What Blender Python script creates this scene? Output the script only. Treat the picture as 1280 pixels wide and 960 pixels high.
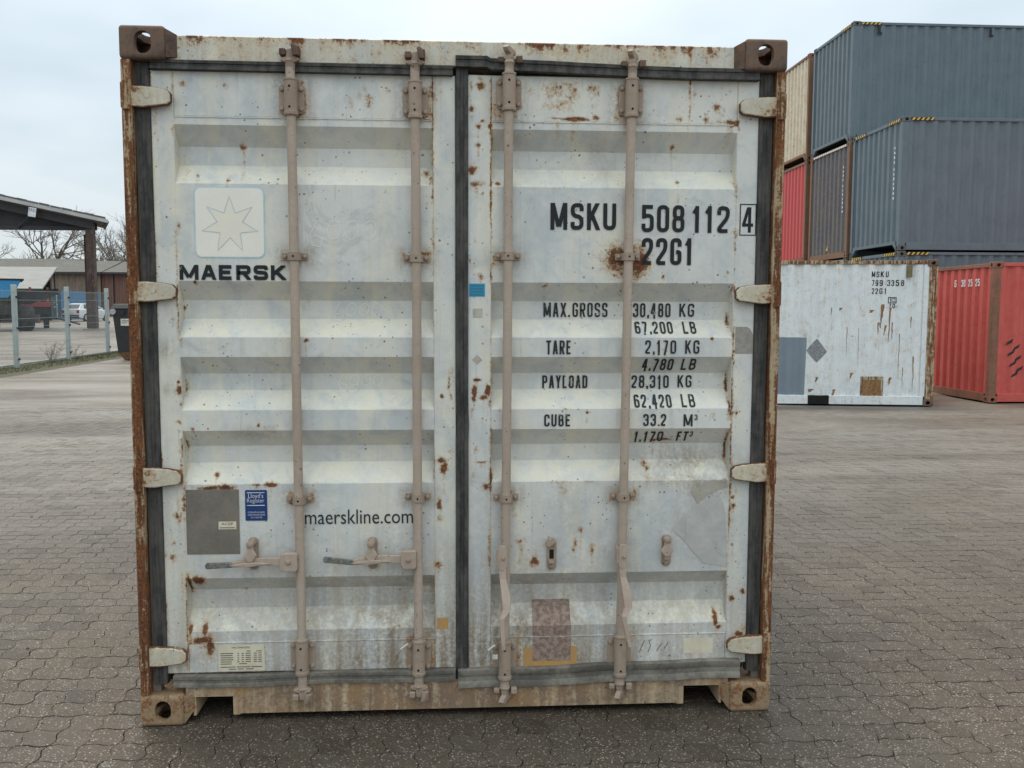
import bpy, bmesh, math, random
import numpy as np
from mathutils import Vector, Matrix

for o in list(bpy.data.objects):
    bpy.data.objects.remove(o)
S = bpy.context.scene
COL = S.collection
R = math.radians

# ------------------------------------------------------------------ camera
cam_d = bpy.data.cameras.new('camera')
cam_d.sensor_width = 36.0
cam_d.lens = 1100.0 / 1280.0 * 36.0
cam_d.clip_end = 2000.0
cam_d.clip_start = 0.05
cam = bpy.data.objects.new('camera', cam_d)
COL.objects.link(cam)
PITCH, YAW, ROLL = -0.08233, 0.06151, -0.00295
cam.matrix_world = (Matrix.Translation((-0.0134, -3.3009, 1.5768)) @ Matrix.Rotation(-YAW, 4, 'Z')
                    @ Matrix.Rotation(math.pi / 2 + PITCH, 4, 'X') @ Matrix.Rotation(-ROLL, 4, 'Z'))
S.camera = cam
S.render.resolution_x, S.render.resolution_y = 1024, 768

# ------------------------------------------------------------------ sky (overcast) and sun
SUN_DIR = Vector((-0.16, 0.30, 0.95)).normalized()      # towards the sun behind the cloud
SUN_EL = math.asin(SUN_DIR.z)
SUN_AZ = math.atan2(SUN_DIR.x, SUN_DIR.y)
W = bpy.data.worlds.new('World')
S.world = W
W.use_nodes = True
wn, wl = W.node_tree.nodes, W.node_tree.links
wn.clear()
def wnode(t, **kw):
    n = wn.new(t)
    for k, v in kw.items():
        setattr(n, k, v)
    return n
def wmath(op, a, b=None, clamp=False):
    n = wnode('ShaderNodeMath', operation=op, use_clamp=clamp)
    for i, s in enumerate((a, b)):
        if s is None: continue
        if isinstance(s, (int, float)): n.inputs[i].default_value = s
        else: wl.new(s, n.inputs[i])
    return n.outputs[0]
w_out = wnode('ShaderNodeOutputWorld')
w_bg = wnode('ShaderNodeBackground')
w_bg.inputs['Strength'].default_value = 0.1
wl.new(w_bg.outputs[0], w_out.inputs[0])
w_sky = wnode('ShaderNodeTexSky', sky_type='NISHITA', sun_disc=False)
w_sky.sun_elevation = SUN_EL
w_sky.sun_rotation = SUN_AZ
w_tc = wnode('ShaderNodeTexCoord')
w_sep = wnode('ShaderNodeSeparateXYZ')
wl.new(w_tc.outputs['Generated'], w_sep.inputs[0])
zc = wmath('MAXIMUM', w_sep.outputs[2], 0.0)
lum = wmath('DIVIDE', wmath('ADD', wmath('MULTIPLY', zc, 2.0), 1.0), 3.0)      # overcast sky: zenith three times the horizon
den = wmath('ADD', zc, 0.22)
w_cmb = wnode('ShaderNodeCombineXYZ')
wl.new(wmath('DIVIDE', w_sep.outputs[0], den), w_cmb.inputs[0])
wl.new(wmath('DIVIDE', w_sep.outputs[1], den), w_cmb.inputs[1])
w_n1 = wnode('ShaderNodeTexNoise'); w_n1.inputs['Scale'].default_value = 0.85; w_n1.inputs['Detail'].default_value = 4.0; w_n1.inputs['Roughness'].default_value = 0.48
wl.new(w_cmb.outputs[0], w_n1.inputs['Vector'])
w_cr = wnode('ShaderNodeValToRGB')
w_cr.color_ramp.elements[0].position = 0.38; w_cr.color_ramp.elements[0].color = (5.0, 5.8, 6.3, 1)
w_cr.color_ramp.elements[1].position = 0.56; w_cr.color_ramp.elements[1].color = (6.8, 7.4, 7.7, 1)
wl.new(w_n1.outputs[0], w_cr.inputs[0])
w_sc = wnode('ShaderNodeVectorMath', operation='SCALE')
wl.new(w_cr.outputs[0], w_sc.inputs[0])
wl.new(wmath('MULTIPLY', lum, 1.86), w_sc.inputs['Scale'])
w_mix = wnode('ShaderNodeMix', data_type='RGBA')
w_mix.inputs[0].default_value = 0.12
wl.new(w_sc.outputs[0], w_mix.inputs[6])
wl.new(w_sky.outputs[0], w_mix.inputs[7])
wl.new(w_mix.outputs[2], w_bg.inputs['Color'])

sun_d = bpy.data.lights.new('sun', 'SUN')
sun_d.energy = 1.5
sun_d.angle = R(24)
sun_d.color = (1.0, 0.88, 0.70)
sun = bpy.data.objects.new('sun', sun_d)
COL.objects.link(sun)
sun.location = SUN_DIR * 40
sun.rotation_euler = SUN_DIR.to_track_quat('Z', 'Y').to_euler()

S.render.engine = 'CYCLES'
S.view_settings.view_transform = 'Standard'
S.view_settings.look = 'None'
S.view_settings.exposure = 0.60
S.view_settings.gamma = 1.0
S.view_settings.use_curve_mapping = False

# ------------------------------------------------------------------ numpy value noise
def _hash(ix, iy, iz, seed):
    h = (ix * 374761393 + iy * 668265263 + iz * 2147483647 + seed * 144665) & 0xffffffff
    h = ((h ^ (h >> 13)) * 1274126177) & 0xffffffff
    return ((h ^ (h >> 16)) & 0xffff) / 65535.0
def vnoise(P, scale, seed=0):
    P = np.asarray(P, float) * np.asarray(scale, float)
    F = np.floor(P).astype(np.int64); f = P - F; f = f * f * (3 - 2 * f)
    out = 0
    for dx in (0, 1):
        for dy in (0, 1):
            for dz in (0, 1):
                w = (f[:, 0] if dx else 1 - f[:, 0]) * (f[:, 1] if dy else 1 - f[:, 1]) * (f[:, 2] if dz else 1 - f[:, 2])
                out = out + w * _hash(F[:, 0] + dx, F[:, 1] + dy, F[:, 2] + dz, seed)
    return out
def fbm(P, scale, seed=0, octs=4):
    s, a, t = 0, 0.5, 0
    sc = np.asarray(scale, float) * np.ones(3)
    for i in range(octs):
        s = s + a * vnoise(P, sc, seed + i); t += a; a *= 0.5; sc = sc * 2.07
    return s / t

# ------------------------------------------------------------------ material helpers
class NT:
    def __init__(self, name):
        self.m = bpy.data.materials.new(name); self.m.use_nodes = True
        self.t = self.m.node_tree; self.n = self.t.nodes; self.l = self.t.links
        self.n.clear()
        self.out = self.n.new('ShaderNodeOutputMaterial')
        self.b = self.n.new('ShaderNodeBsdfPrincipled')
        self.l.new(self.b.outputs[0], self.out.inputs[0])
        self.tc = self.n.new('ShaderNodeTexCoord')
        self.oi = self.n.new('ShaderNodeObjectInfo')
        self.pos = self.tc.outputs['Object']
    def link(self, s, inp):
        if isinstance(s, (int, float)): inp.default_value = s
        elif isinstance(s, tuple): inp.default_value = s if len(s) == 4 else (*s, 1.0)
        else: self.l.new(s, inp)
    def math(self, op, a, b=None, clamp=False):
        n = self.n.new('ShaderNodeMath'); n.operation = op; n.use_clamp = clamp
        self.link(a, n.inputs[0])
        if b is not None: self.link(b, n.inputs[1])
        return n.outputs[0]
    def offset_pos(self, k=37.0):
        a = self.n.new('ShaderNodeVectorMath'); a.operation = 'ADD'
        c = self.n.new('ShaderNodeCombineXYZ')
        for i in range(3): self.link(self.math('MULTIPLY', self.oi.outputs['Random'], k * (i + 1) / 2.0), c.inputs[i])
        self.l.new(self.pos, a.inputs[0]); self.l.new(c.outputs[0], a.inputs[1])
        self.pos = a.outputs[0]
    def scaled(self, sc):
        m = self.n.new('ShaderNodeMapping'); m.inputs['Scale'].default_value = sc
        self.l.new(self.pos, m.inputs[0]); return m.outputs[0]
    def noise(self, scale, detail=4.0, rough=0.55, vec=None, stretch=None, dist=0.0):
        n = self.n.new('ShaderNodeTexNoise')
        n.inputs['Scale'].default_value = scale; n.inputs['Detail'].default_value = detail
        n.inputs['Roughness'].default_value = rough; n.inputs['Distortion'].default_value = dist
        v = vec or (self.scaled(stretch) if stretch else self.pos)
        self.l.new(v, n.inputs['Vector']); return n.outputs[0]
    def voronoi(self, scale, feature='F1', out='Distance', vec=None):
        n = self.n.new('ShaderNodeTexVoronoi'); n.feature = feature
        n.inputs['Scale'].default_value = scale
        self.l.new(vec or self.pos, n.inputs['Vector']); return n.outputs[out]
    def ramp(self, f, stops, interp='LINEAR'):
        n = self.n.new('ShaderNodeValToRGB'); n.color_ramp.interpolation = interp
        e = n.color_ramp.elements
        while len(e) < len(stops): e.new(0.5)
        for i, (p, c) in enumerate(stops):
            e[i].position = p
            e[i].color = (c, c, c, 1) if isinstance(c, (int, float)) else (*c, 1)
        self.link(f, n.inputs[0]); return n.outputs[0]
    def step(self, f, lo, hi):
        n = self.n.new('ShaderNodeMapRange'); n.interpolation_type = 'SMOOTHSTEP'
        n.inputs[1].default_value = lo; n.inputs[2].default_value = hi
        self.link(f, n.inputs[0]); return n.outputs[0]
    def mix(self, f, a, b, mode='MIX'):
        n = self.n.new('ShaderNodeMix'); n.data_type = 'RGBA'; n.blend_type = mode
        self.link(f, n.inputs[0]); self.link(a, n.inputs[6]); self.link(b, n.inputs[7]); return n.outputs[2]
    def attr(self, name):
        n = self.n.new('ShaderNodeAttribute'); n.attribute_name = name
        s = self.n.new('ShaderNodeSeparateColor'); self.l.new(n.outputs['Color'], s.inputs[0])
        return s.outputs[0], s.outputs[1], s.outputs[2]
    def bump(self, h, dist=0.002, strength=0.5, prev=None):
        n = self.n.new('ShaderNodeBump'); n.inputs['Distance'].default_value = dist; n.inputs['Strength'].default_value = strength
        self.l.new(h, n.inputs['Height'])
        if prev: self.l.new(prev, n.inputs['Normal'])
        return n.outputs[0]
    def done(self, color, rough=0.6, normal=None, metal=0.0, spec=0.5):
        self.link(color, self.b.inputs['Base Color']); self.link(rough, self.b.inputs['Roughness'])
        self.link(metal, self.b.inputs['Metallic']); self.b.inputs['Specular IOR Level'].default_value = spec
        if normal is not None: self.l.new(normal, self.b.inputs['Normal'])
        return self.m

def weathered(name, base, alt, rust=0.0, halo_k=0.5, dirt=0.0, dirtc=(0.25, 0.205, 0.16), rough=0.55, streak=0.5, rscale=22.0, rand=True, chips=0.0, spec=0.4, vstreak_rust=0.0, fade=None):
    """painted steel: tone drift, vertical run marks, rust where the 'stain' attribute or noise says so, dust"""
    t = NT(name)
    if rand: t.offset_pos()
    big = t.noise(2.3, 5.0, 0.6)
    runs = t.noise(1.0, 5.0, 0.62, stretch=(26.0, 26.0, 1.6))
    fine = t.noise(70.0, 4.0, 0.7)
    mot = t.noise(11.0, 6.0, 0.68, dist=0.6)
    tone = t.math('ADD', t.math('MULTIPLY', big, 0.5), t.math('ADD', t.math('MULTIPLY', runs, 0.5 * streak), t.math('MULTIPLY', mot, 0.5 * (1 - streak) + 0.12)))
    col = t.mix(t.step(tone, 0.42, 0.64), base, alt)
    grime = t.step(t.noise(1.0, 6.0, 0.7, stretch=(60.0, 60.0, 2.2)), 0.56, 0.74)
    col = t.mix(t.math('MULTIPLY', grime, 0.50 * streak + 0.08), col, tuple(c * k for c, k in zip(base, (0.60, 0.55, 0.47))))
    scuff = t.step(t.noise(5.0, 8.0, 0.72, dist=1.2), 0.56, 0.66)
    col = t.mix(t.math('MULTIPLY', scuff, 0.30), col, tuple(c * 0.62 for c in base))
    r, g, b = t.attr('stain')
    col = t.mix(t.math('MULTIPLY', b, t.step(mot, 0.25, 0.65)), col, (0.82, 0.77, 0.60))  # cream marks, and the light painted onto the ledges
    # dust and grime
    gm = t.math('ADD', t.math('MULTIPLY', g, t.math('ADD', 0.45, t.math('MULTIPLY', mot, 1.0))), dirt * 0.6)
    gm = t.math('MULTIPLY', gm, t.step(t.math('ADD', t.math('MULTIPLY', runs, 0.6), t.math('MULTIPLY', fine, 0.4)), 0.30, 0.62), clamp=True)
    col = t.mix(gm, col, dirtc)
    # dark specks
    vs_ = t.n.new('ShaderNodeTexVoronoi'); vs_.inputs['Scale'].default_value = 62.0; t.l.new(t.pos, vs_.inputs['Vector'])
    vc = t.n.new('ShaderNodeSeparateColor'); t.l.new(vs_.outputs['Color'], vc.inputs[0])
    size = t.math('MULTIPLY', t.math('POWER', vc.outputs[0], 5.0 - 1.6 * chips), 0.24)
    speck = t.math('MULTIPLY', t.step(t.math('SUBTRACT', t.math('ADD', vs_.outputs['Distance'], t.math('MULTIPLY', t.math('SUBTRACT', fine, 0.5), 0.9)), size), 0.04, 0.0), t.step(t.noise(3.1, 2.0), 0.46 - chips * 0.2, 0.60 - chips * 0.2))
    col = t.mix(t.math('MULTIPLY', speck, 0.75), col, (0.09, 0.06, 0.045))
    # rust
    rn = t.noise(rscale, 8.0, 0.70, dist=0.4)
    rf = t.noise(95.0, 4.0, 0.7)
    rv = t.math('ADD', r, t.math('ADD', t.math('MULTIPLY', t.math('SUBTRACT', rn, 0.5), 1.25), t.math('MULTIPLY', t.math('SUBTRACT', rf, 0.5), 0.95)))
    rv = t.math('ADD', rv, rust)
    if vstreak_rust:
        vr = t.noise(1.0, 6.0, 0.7, stretch=(42.0, 42.0, 2.4))
        rv = t.math('ADD', rv, t.math('MULTIPLY', t.math('SUBTRACT', vr, 0.5), vstreak_rust))
    halo = t.step(rv, 0.14, 0.52)
    core = t.step(rv, 0.42, 0.66)
    col = t.mix(t.math('MULTIPLY', halo, halo_k), col, (0.47, 0.285, 0.12))
    rc = t.ramp(t.math('ADD', t.math('MULTIPLY', rf, 0.6), t.math('MULTIPLY', rn, 0.4)), [(0.34, (0.035, 0.016, 0.011)), (0.48, (0.115, 0.045, 0.022)), (0.62, (0.27, 0.105, 0.035)), (0.74, (0.40, 0.19, 0.07))])
    col = t.mix(core, col, rc)
    rg = t.math('ADD', t.math('MULTIPLY', core, 0.35), t.math('ADD', rough - 0.08, t.math('MULTIPLY', mot, 0.16)), clamp=True)
    h = t.math('ADD', t.math('MULTIPLY', core, t.math('ADD', 0.3, rf)), t.math('MULTIPLY', fine, 0.12))
    nb = t.bump(h, 0.0015, 0.55)
    nb = t.bump(big, 0.02, 0.22, nb)
    return t.done(col, rg, nb, spec=spec)

def plain(name, color, alt=None, scale=14.0, rough=0.6, stretch=None, bump=0.15, metal=0.0, lo=0.38, hi=0.64, spec=0.4, rand=True):
    t = NT(name)
    if rand: t.offset_pos()
    n = t.noise(scale, 6.0, 0.65, stretch=stretch)
    f = t.noise(scale * 9, 3.0, 0.6)
    col = t.mix(t.step(t.math('ADD', t.math('MULTIPLY', n, 0.75), t.math('MULTIPLY', f, 0.25)), lo, hi), color, alt or tuple(c * 0.72 for c in color))
    return t.done(col, t.math('ADD', rough - 0.08, t.math('MULTIPLY', n, 0.16)), t.bump(f, 0.001, bump), metal, spec)

MAT = {}
MAT['door'] = weathered('grey_door_paint', (0.545, 0.58, 0.58), (0.745, 0.75, 0.70), rust=-0.03, halo_k=0.6, dirt=0.2, dirtc=(0.27, 0.215, 0.16), rough=0.5, rand=False, chips=0.25)
MAT['header'] = weathered('chipped_header_paint', (0.55, 0.575, 0.56), (0.62, 0.56, 0.43), rust=0.25, dirt=0.2, rscale=24.0, rand=False, vstreak_rust=0.7, chips=0.8)
MAT['sill'] = weathered('muddy_sill_paint', (0.50, 0.39, 0.25), (0.60, 0.47, 0.30), rust=0.26, dirt=0.75, dirtc=(0.23, 0.16, 0.11), rough=0.78, rand=False, chips=0.9, rscale=9.0)
MAT['post'] = weathered('rusted_post_paint', (0.36, 0.29, 0.20), (0.45, 0.37, 0.25), rust=0.66, dirt=0.35, rscale=13.0, rough=0.7, rand=False, vstreak_rust=2.4)
MAT['post_in'] = weathered('grey_post_channel', (0.13, 0.13, 0.115), (0.19, 0.175, 0.145), rust=0.10, dirt=0.5, rand=False)
MAT['casting'] = weathered('rusted_cast_steel', (0.050, 0.031, 0.025), (0.155, 0.105, 0.082), rust=0.34, halo_k=0.12, dirt=0.35, dirtc=(0.045, 0.027, 0.021), rough=0.78, rscale=13.0, rand=False, chips=0.9, streak=0.15)
MAT['casting_low'] = weathered('muddy_cast_steel', (0.16, 0.108, 0.068), (0.36, 0.265, 0.16), rust=0.46, halo_k=0.2, dirt=0.6, dirtc=(0.17, 0.115, 0.08), rough=0.8, rscale=10.0, rand=False, chips=1.0)
MAT['hinge'] = weathered('hinge_paint', (0.54, 0.53, 0.44), (0.60, 0.565, 0.44), rust=0.02, dirt=0.25, rough=0.5, chips=0.5)
MAT['rod'] = weathered('dusty_rod_paint', (0.43, 0.335, 0.265), (0.50, 0.41, 0.33), rust=-0.02, halo_k=0.25, dirt=0.55, dirtc=(0.26, 0.19, 0.14), chips=0.3, rough=0.62, streak=0.2)
MAT['bracket'] = weathered('dusty_bracket_paint', (0.34, 0.255, 0.195), (0.42, 0.33, 0.255), rust=0.12, halo_k=0.25, dirt=0.5, dirtc=(0.17, 0.115, 0.085), chips=0.5, rough=0.66, streak=0.2)
MAT['rubber'] = plain('weathered_rubber', (0.030, 0.030, 0.029), (0.095, 0.09, 0.08), 5.0, 0.72, stretch=(6, 6, 1.2), bump=0.3)
MAT['rubber_dusty'] = plain('dusty_rubber', (0.11, 0.10, 0.085), (0.26, 0.235, 0.195), 7.0, 0.8, bump=0.4)
MAT['hole'] = plain('dark_cavity', (0.012, 0.011, 0.010), rough=0.9)
MAT['side_paint'] = weathered('container_side_paint', (0.40, 0.43, 0.43), (0.5, 0.5, 0.46), rust=0.02, dirt=0.2, rand=False)

def worn_ink(name, ink, under, amount=0.28):
    t = NT(name)
    n = t.noise(38.0, 8.0, 0.75); m = t.noise(7.0, 3.0)
    w = t.step(t.math('ADD', t.math('MULTIPLY', n, 0.7), t.math('MULTIPLY', m, 0.3)), 0.74 - amount * 0.5, 0.80 - amount * 0.5)
    return t.done(t.mix(w, ink, under), 0.6, spec=0.3)
MAT['ink'] = worn_ink('worn_black_lettering', (0.018, 0.02, 0.022), (0.42, 0.44, 0.43))
MAT['ink_small'] = worn_ink('worn_small_lettering', (0.03, 0.032, 0.033), (0.42, 0.44, 0.43), 0.34)
MAT['ink_white'] = worn_ink('worn_white_lettering', (0.72, 0.72, 0.70), (0.35, 0.36, 0.36), 0.3)
MAT['chalk'] = worn_ink('faint_chalk', (0.88, 0.89, 0.88), (0.66, 0.68, 0.66), 0.25)
RUST_SPOTS = [  # x, z, half width, half height, strength on the door plane (metres)
  (-0.812,2.184,0.0091,0.0122,0.6), (-0.808,2.135,0.0046,0.0548,0.45), (-0.859,2.056,0.0122,0.0091,0.7), (-0.372,2.364,0.0122,0.0152,0.5), (-0.337,2.348,0.0183,0.0244,0.5), (-0.404,2.341,0.0122,0.0305,0.45),
  (-0.354,2.394,0.0091,0.0122,0.5), (-0.266,2.389,0.0091,0.0091,0.5), (-0.11,2.359,0.0244,0.0244,0.5), (-0.077,2.38,0.0152,0.0426,0.35), (-0.128,2.087,0.0152,0.0183,0.6), (-0.116,2.064,0.0061,0.0244,0.6),
  (-0.104,1.83,0.0046,0.0305,0.6), (-0.105,1.741,0.0046,0.0426,0.45), (-0.964,0.298,0.0152,0.0365,0.9), (-0.994,0.317,0.0426,0.0122,0.9), (-0.997,0.321,0.0305,0.0061,0.9), (-0.984,0.355,0.0122,0.0244,0.8),
  (-1.002,0.55,0.0183,0.0183,1), (-1.041,0.529,0.0091,0.0365,0.9), (-0.955,0.908,0.0426,0.0091,0.9), (-0.892,0.907,0.0305,0.0122,0.9), (-0.722,0.917,0.0274,0.0076,0.9), (-0.776,0.917,0.0183,0.0061,0.7),
  (-0.93,0.95,0.0091,0.0091,0.7), (-1.046,0.854,0.0091,0.0914,0.6), (-1.068,0.793,0.0091,0.1218,0.4), (-1.047,1.068,0.0091,0.0244,0.7), (-1.049,1.28,0.0152,0.0183,0.8), (-1.056,1.159,0.0091,0.0091,0.6),
  (-1.054,1.31,0.0076,0.0076,0.9), (-1.051,1.229,0.0061,0.0061,0.7), (-1.06,1.126,0.0061,0.0061,0.7), (-1.054,0.946,0.0091,0.0426,0.6), (-1.094,0.642,0.0122,0.0122,0.7), (-1.089,0.695,0.0091,0.0091,0.6),
  (-1.121,0.649,0.0091,0.0091,0.5), (-1.068,0.802,0.0152,0.0152,0.7), (-1.062,0.529,0.0061,0.0609,0.5), (-1.038,0.356,0.0061,0.0244,0.8), (-1.041,1.887,0.0076,0.0122,0.7), (-1.051,1.828,0.0061,0.0609,0.4),
  (-1.052,1.637,0.0091,0.0183,0.6), (-1.07,1.543,0.0076,0.0076,0.7), (-1.045,1.584,0.0091,0.0122,0.7), (-1.04,1.459,0.0061,0.0365,0.5), (-0.971,2.07,0.0091,0.0122,0.6), (-1.012,2.07,0.0091,0.0365,0.35),
  (-1.026,2.162,0.0061,0.0609,0.3), (-0.858,2.393,0.0091,0.0091,0.5), (-1.012,2.397,0.0152,0.0152,0.5), (-1.11,2.276,0.0091,0.0914,0.35), (-1.129,2.161,0.0076,0.1218,0.3), (-0.584,1.466,0.0091,0.0091,0.8),
  (-0.984,1.682,0.0076,0.0091,0.9), (-0.767,1.144,0.0076,0.0091,0.8), (-1.007,1.134,0.0061,0.0061,0.7), (-0.835,0.502,0.0061,0.0061,0.7), (-0.283,2.022,0.0061,0.0061,0.4), (-0.067,0.978,0.0122,0.0305,0.8),
  (-0.078,1.009,0.0152,0.0122,0.8), (-0.048,1.302,0.0046,0.0426,0.6), (-0.036,1.341,0.0091,0.0305,0.4), (-0.086,0.838,0.0091,0.0244,0.8), (-0.084,0.782,0.0122,0.0122,0.7), (-0.092,0.602,0.0152,0.0152,0.7),
  (-0.042,1.031,0.0091,0.0426,0.4), (-0.076,1.253,0.0061,0.0091,0.7), (-0.04,1.256,0.0046,0.0152,0.7), (0.074,2.413,0.0152,0.0183,0.75), (0.041,2.323,0.0122,0.0122,0.75), (0.079,2.282,0.0091,0.0091,0.7),
  (0.064,2.262,0.0122,0.0122,0.75), (0.109,2.268,0.0091,0.0091,0.8), (0.064,2.194,0.0091,0.0091,0.7), (0.039,2.103,0.0152,0.0213,0.75), (0.057,2.053,0.0274,0.0122,0.65), (0.036,2.416,0.0091,0.0152,0.6),
  (0.032,2.375,0.0061,0.0091,0.5), (0.081,2.018,0.0061,0.0061,0.7), (0.138,2.054,0.0091,0.0091,0.7), (0.073,1.707,0.0122,0.0122,0.6), (0.031,1.77,0.0061,0.0122,0.6), (0.05,1.851,0.0046,0.0183,0.4),
  (0.115,2.201,0.0046,0.0609,0.6), (0.113,1.905,0.0037,0.0914,0.5), (0.112,1.71,0.0046,0.0305,0.7), (0.112,1.1,0.0061,0.0609,0.6), (0.112,0.929,0.0061,0.0609,0.8), (0.096,0.904,0.0183,0.0152,0.8),
  (0.107,0.646,0.0061,0.0914,0.6), (0.113,1.3,0.0061,0.0761,0.5), (0.049,1.27,0.0091,0.0183,1.1), (0.101,1.279,0.0091,0.0213,1.1), (0.058,1.316,0.0152,0.0061,0.9), (0.046,1.246,0.0091,0.0122,0.8),
  (0.082,1.248,0.0152,0.0091,0.7), (0.107,1.23,0.0061,0.0152,0.7), (0.039,1.2,0.0091,0.0091,0.6), (0.054,1.045,0.0091,0.0152,0.6), (0.044,0.939,0.0091,0.0244,0.5), (0.078,0.998,0.0244,0.0046,0.7),
  (0.034,0.329,0.0061,0.0365,0.4), (0.352,2.402,0.0426,0.0365,0.55), (0.412,2.391,0.0244,0.0365,0.6), (0.49,2.404,0.0213,0.0213,0.6), (0.512,2.387,0.0091,0.0244,0.5), (0.376,2.344,0.0609,0.0244,0.4),
  (0.256,2.395,0.0183,0.0122,0.4), (0.424,2.295,0.0487,0.0061,1), (0.361,2.297,0.0244,0.0046,0.8), (0.503,2.301,0.0122,0.0091,0.7), (0.419,2.247,0.0091,0.0122,0.6), (0.391,2.423,0.0305,0.0091,0.6),
  (0.861,2.414,0.004,0.0548,0.7), (0.862,2.326,0.0037,0.0305,0.6), (0.857,2.252,0.0037,0.0761,0.35), (0.877,2.391,0.0122,0.0305,0.4), (0.963,2.345,0.0152,0.0244,0.6), (0.982,2.327,0.0152,0.0244,0.45),
  (0.924,2.303,0.0091,0.0244,0.5), (0.981,2.374,0.0061,0.0183,0.4), (0.82,2.305,0.0122,0.0122,0.45), (1.017,2.292,0.0426,0.0076,0.75), (1.048,2.286,0.0061,0.0183,0.8), (1.051,2.268,0.0061,0.0122,0.7),
  (0.806,2.204,0.0091,0.0091,0.7), (0.812,2.186,0.0046,0.0152,0.4), (0.823,2.069,0.0076,0.0076,0.8), (0.771,1.71,0.0061,0.0076,0.8), (1.02,1.728,0.0061,0.0076,0.8), (0.968,1.474,0.0061,0.0046,0.9),
  (0.622,1.78,0.064,0.0518,0.85), (0.675,1.762,0.0335,0.0548,0.85), (0.579,1.78,0.0274,0.0457,0.85), (0.623,1.725,0.0518,0.0274,0.6), (1.049,1.872,0.0091,0.0244,0.6), (1.043,2.044,0.0061,0.0244,0.6),
  (1.047,1.832,0.0061,0.0244,0.6), (1.047,1.664,0.0061,0.0244,0.6), (1.036,1.541,0.0076,0.0305,0.8), (1.041,1.293,0.0061,0.0548,0.8), (1.042,1.199,0.0061,0.0365,0.8), (1.042,1.042,0.0076,0.0609,0.8),
  (1.04,0.595,0.0046,0.1218,0.5), (1.048,0.851,0.0046,0.0914,0.4), (0.791,1.079,0.0365,0.0061,0.8), (0.753,1.077,0.0122,0.0061,0.8), (0.716,0.983,0.0122,0.0152,0.7), (0.726,0.964,0.0091,0.0091,0.7),
  (0.976,1.178,0.0091,0.0122,0.5), (0.483,1.189,0.0061,0.0061,0.8), (0.4,1.205,0.0183,0.0046,0.6), (0.388,0.919,0.0487,0.0037,0.55), (0.503,0.92,0.0305,0.0037,0.5), (0.463,0.728,0.0122,0.0122,0.6),
  (0.441,0.677,0.0091,0.0213,0.55), (0.432,0.652,0.0091,0.0122,0.5), (0.508,0.644,0.0076,0.0305,0.6), (0.558,0.643,0.0061,0.0152,0.5), (0.282,0.607,0.0213,0.0244,0.75), (0.229,0.688,0.0183,0.0122,0.6),
  (0.225,0.612,0.0091,0.0305,0.4), (1.068,1.186,0.0076,0.0076,0.8), (1.061,0.851,0.0091,0.0091,0.8), (1.065,0.822,0.0091,0.0122,0.8), (1.073,0.876,0.0061,0.0152,0.5), (1.064,0.665,0.0076,0.0076,0.8),
  (1.11,0.477,0.0091,0.0122,0.9), (1.068,0.445,0.0122,0.0152,0.9), (1.005,0.362,0.0091,0.0274,0.9), (1.016,0.329,0.0122,0.0091,0.9), (1.119,0.327,0.0122,0.0152,0.6), (1.1,0.301,0.0244,0.0122,0.8),
  (0.907,0.214,0.0061,0.0183,0.5), (0.911,0.165,0.0061,0.0152,0.5), (0.316,1.674,0.0122,0.0061,0.7), (0.325,1.68,0.0091,0.0061,0.5),
]
DIRT_SPOTS = [  # x, z, half width, half height, strength on the door plane (metres)
  (-0.34,0.236,0.1827,0.0305,0.8), (-0.495,0.215,0.1218,0.0244,0.6), (-0.061,0.228,0.1218,0.0609,0.5), (-0.724,0.237,0.0914,0.0426,0.35), (0.064,0.231,0.1827,0.0731,0.6), (0.348,0.288,0.1827,0.1218,0.25),
  (0.128,0.486,0.0914,0.1827,0.4), (-0.183,0.43,0.1218,0.1827,0.35), (-0.242,0.653,0.1523,0.1218,0.25), (0.881,0.997,0.1523,0.0426,0.75), (0.85,0.927,0.1675,0.0305,0.6), (0.946,0.891,0.0853,0.0426,0.8),
  (0.916,0.742,0.1066,0.1066,0.5), (0.966,0.629,0.0761,0.0914,0.4), (0.513,2.189,0.0305,0.0426,0.4), (0.55,2.115,0.0244,0.0548,0.3), (0.196,2.216,0.0426,0.0244,0.4), (-0.783,1.11,0.067,0.0244,0.5),
  (-0.732,1.125,0.0244,0.0183,0.6), (-0.903,1.843,0.0037,0.0037,0), (-1.097,1.43,0.0244,0.0305,0.6), (-1.093,1.28,0.0152,0.0183,0.5), (1.018,0.368,0.0487,0.1827,0.25), (0.955,0.272,0.0914,0.0305,0.3),
  (0.567,0.669,0.1827,0.1218,0.2), (0.379,0.767,0.0914,0.1218,0.25), (0.129,0.803,0.0609,0.1827,0.3), (-1.113,0.794,0.0183,0.1827,0.3), (-0.958,1.931,0.0152,0.0122,0.5),
]
CREAM_SPOTS = [  # x, z, half width, half height, strength on the door plane (metres)
  (0.545,1.81,0.0853,0.1096,0.8), (0.685,1.71,0.0914,0.0914,0.5), (-0.954,2.062,0.0731,0.0305,0.5), (-0.81,2.048,0.2132,0.0365,0.3), (0.376,2.099,0.1218,0.0426,0.4), (-0.914,1.488,0.0914,0.0609,0.3),
  (-0.052,1.24,0.0305,0.2436,0.6), (-0.068,0.775,0.0305,0.1827,0.5), (-0.044,2.141,0.0305,0.1827,0.3), (0.376,2.379,0.1218,0.0761,0.5), (0.226,2.406,0.0609,0.0426,0.4), (-1.08,0.452,0.0244,0.1523,0.4),
  (-1.074,0.885,0.0244,0.1218,0.6), (-0.977,0.386,0.0914,0.0761,0.4), (0.954,2.386,0.0914,0.0609,0.3), (0.496,2.468,0.1827,0.0426,0.25), (0.85,0.918,0.1523,0.0305,0.5),
]

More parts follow.
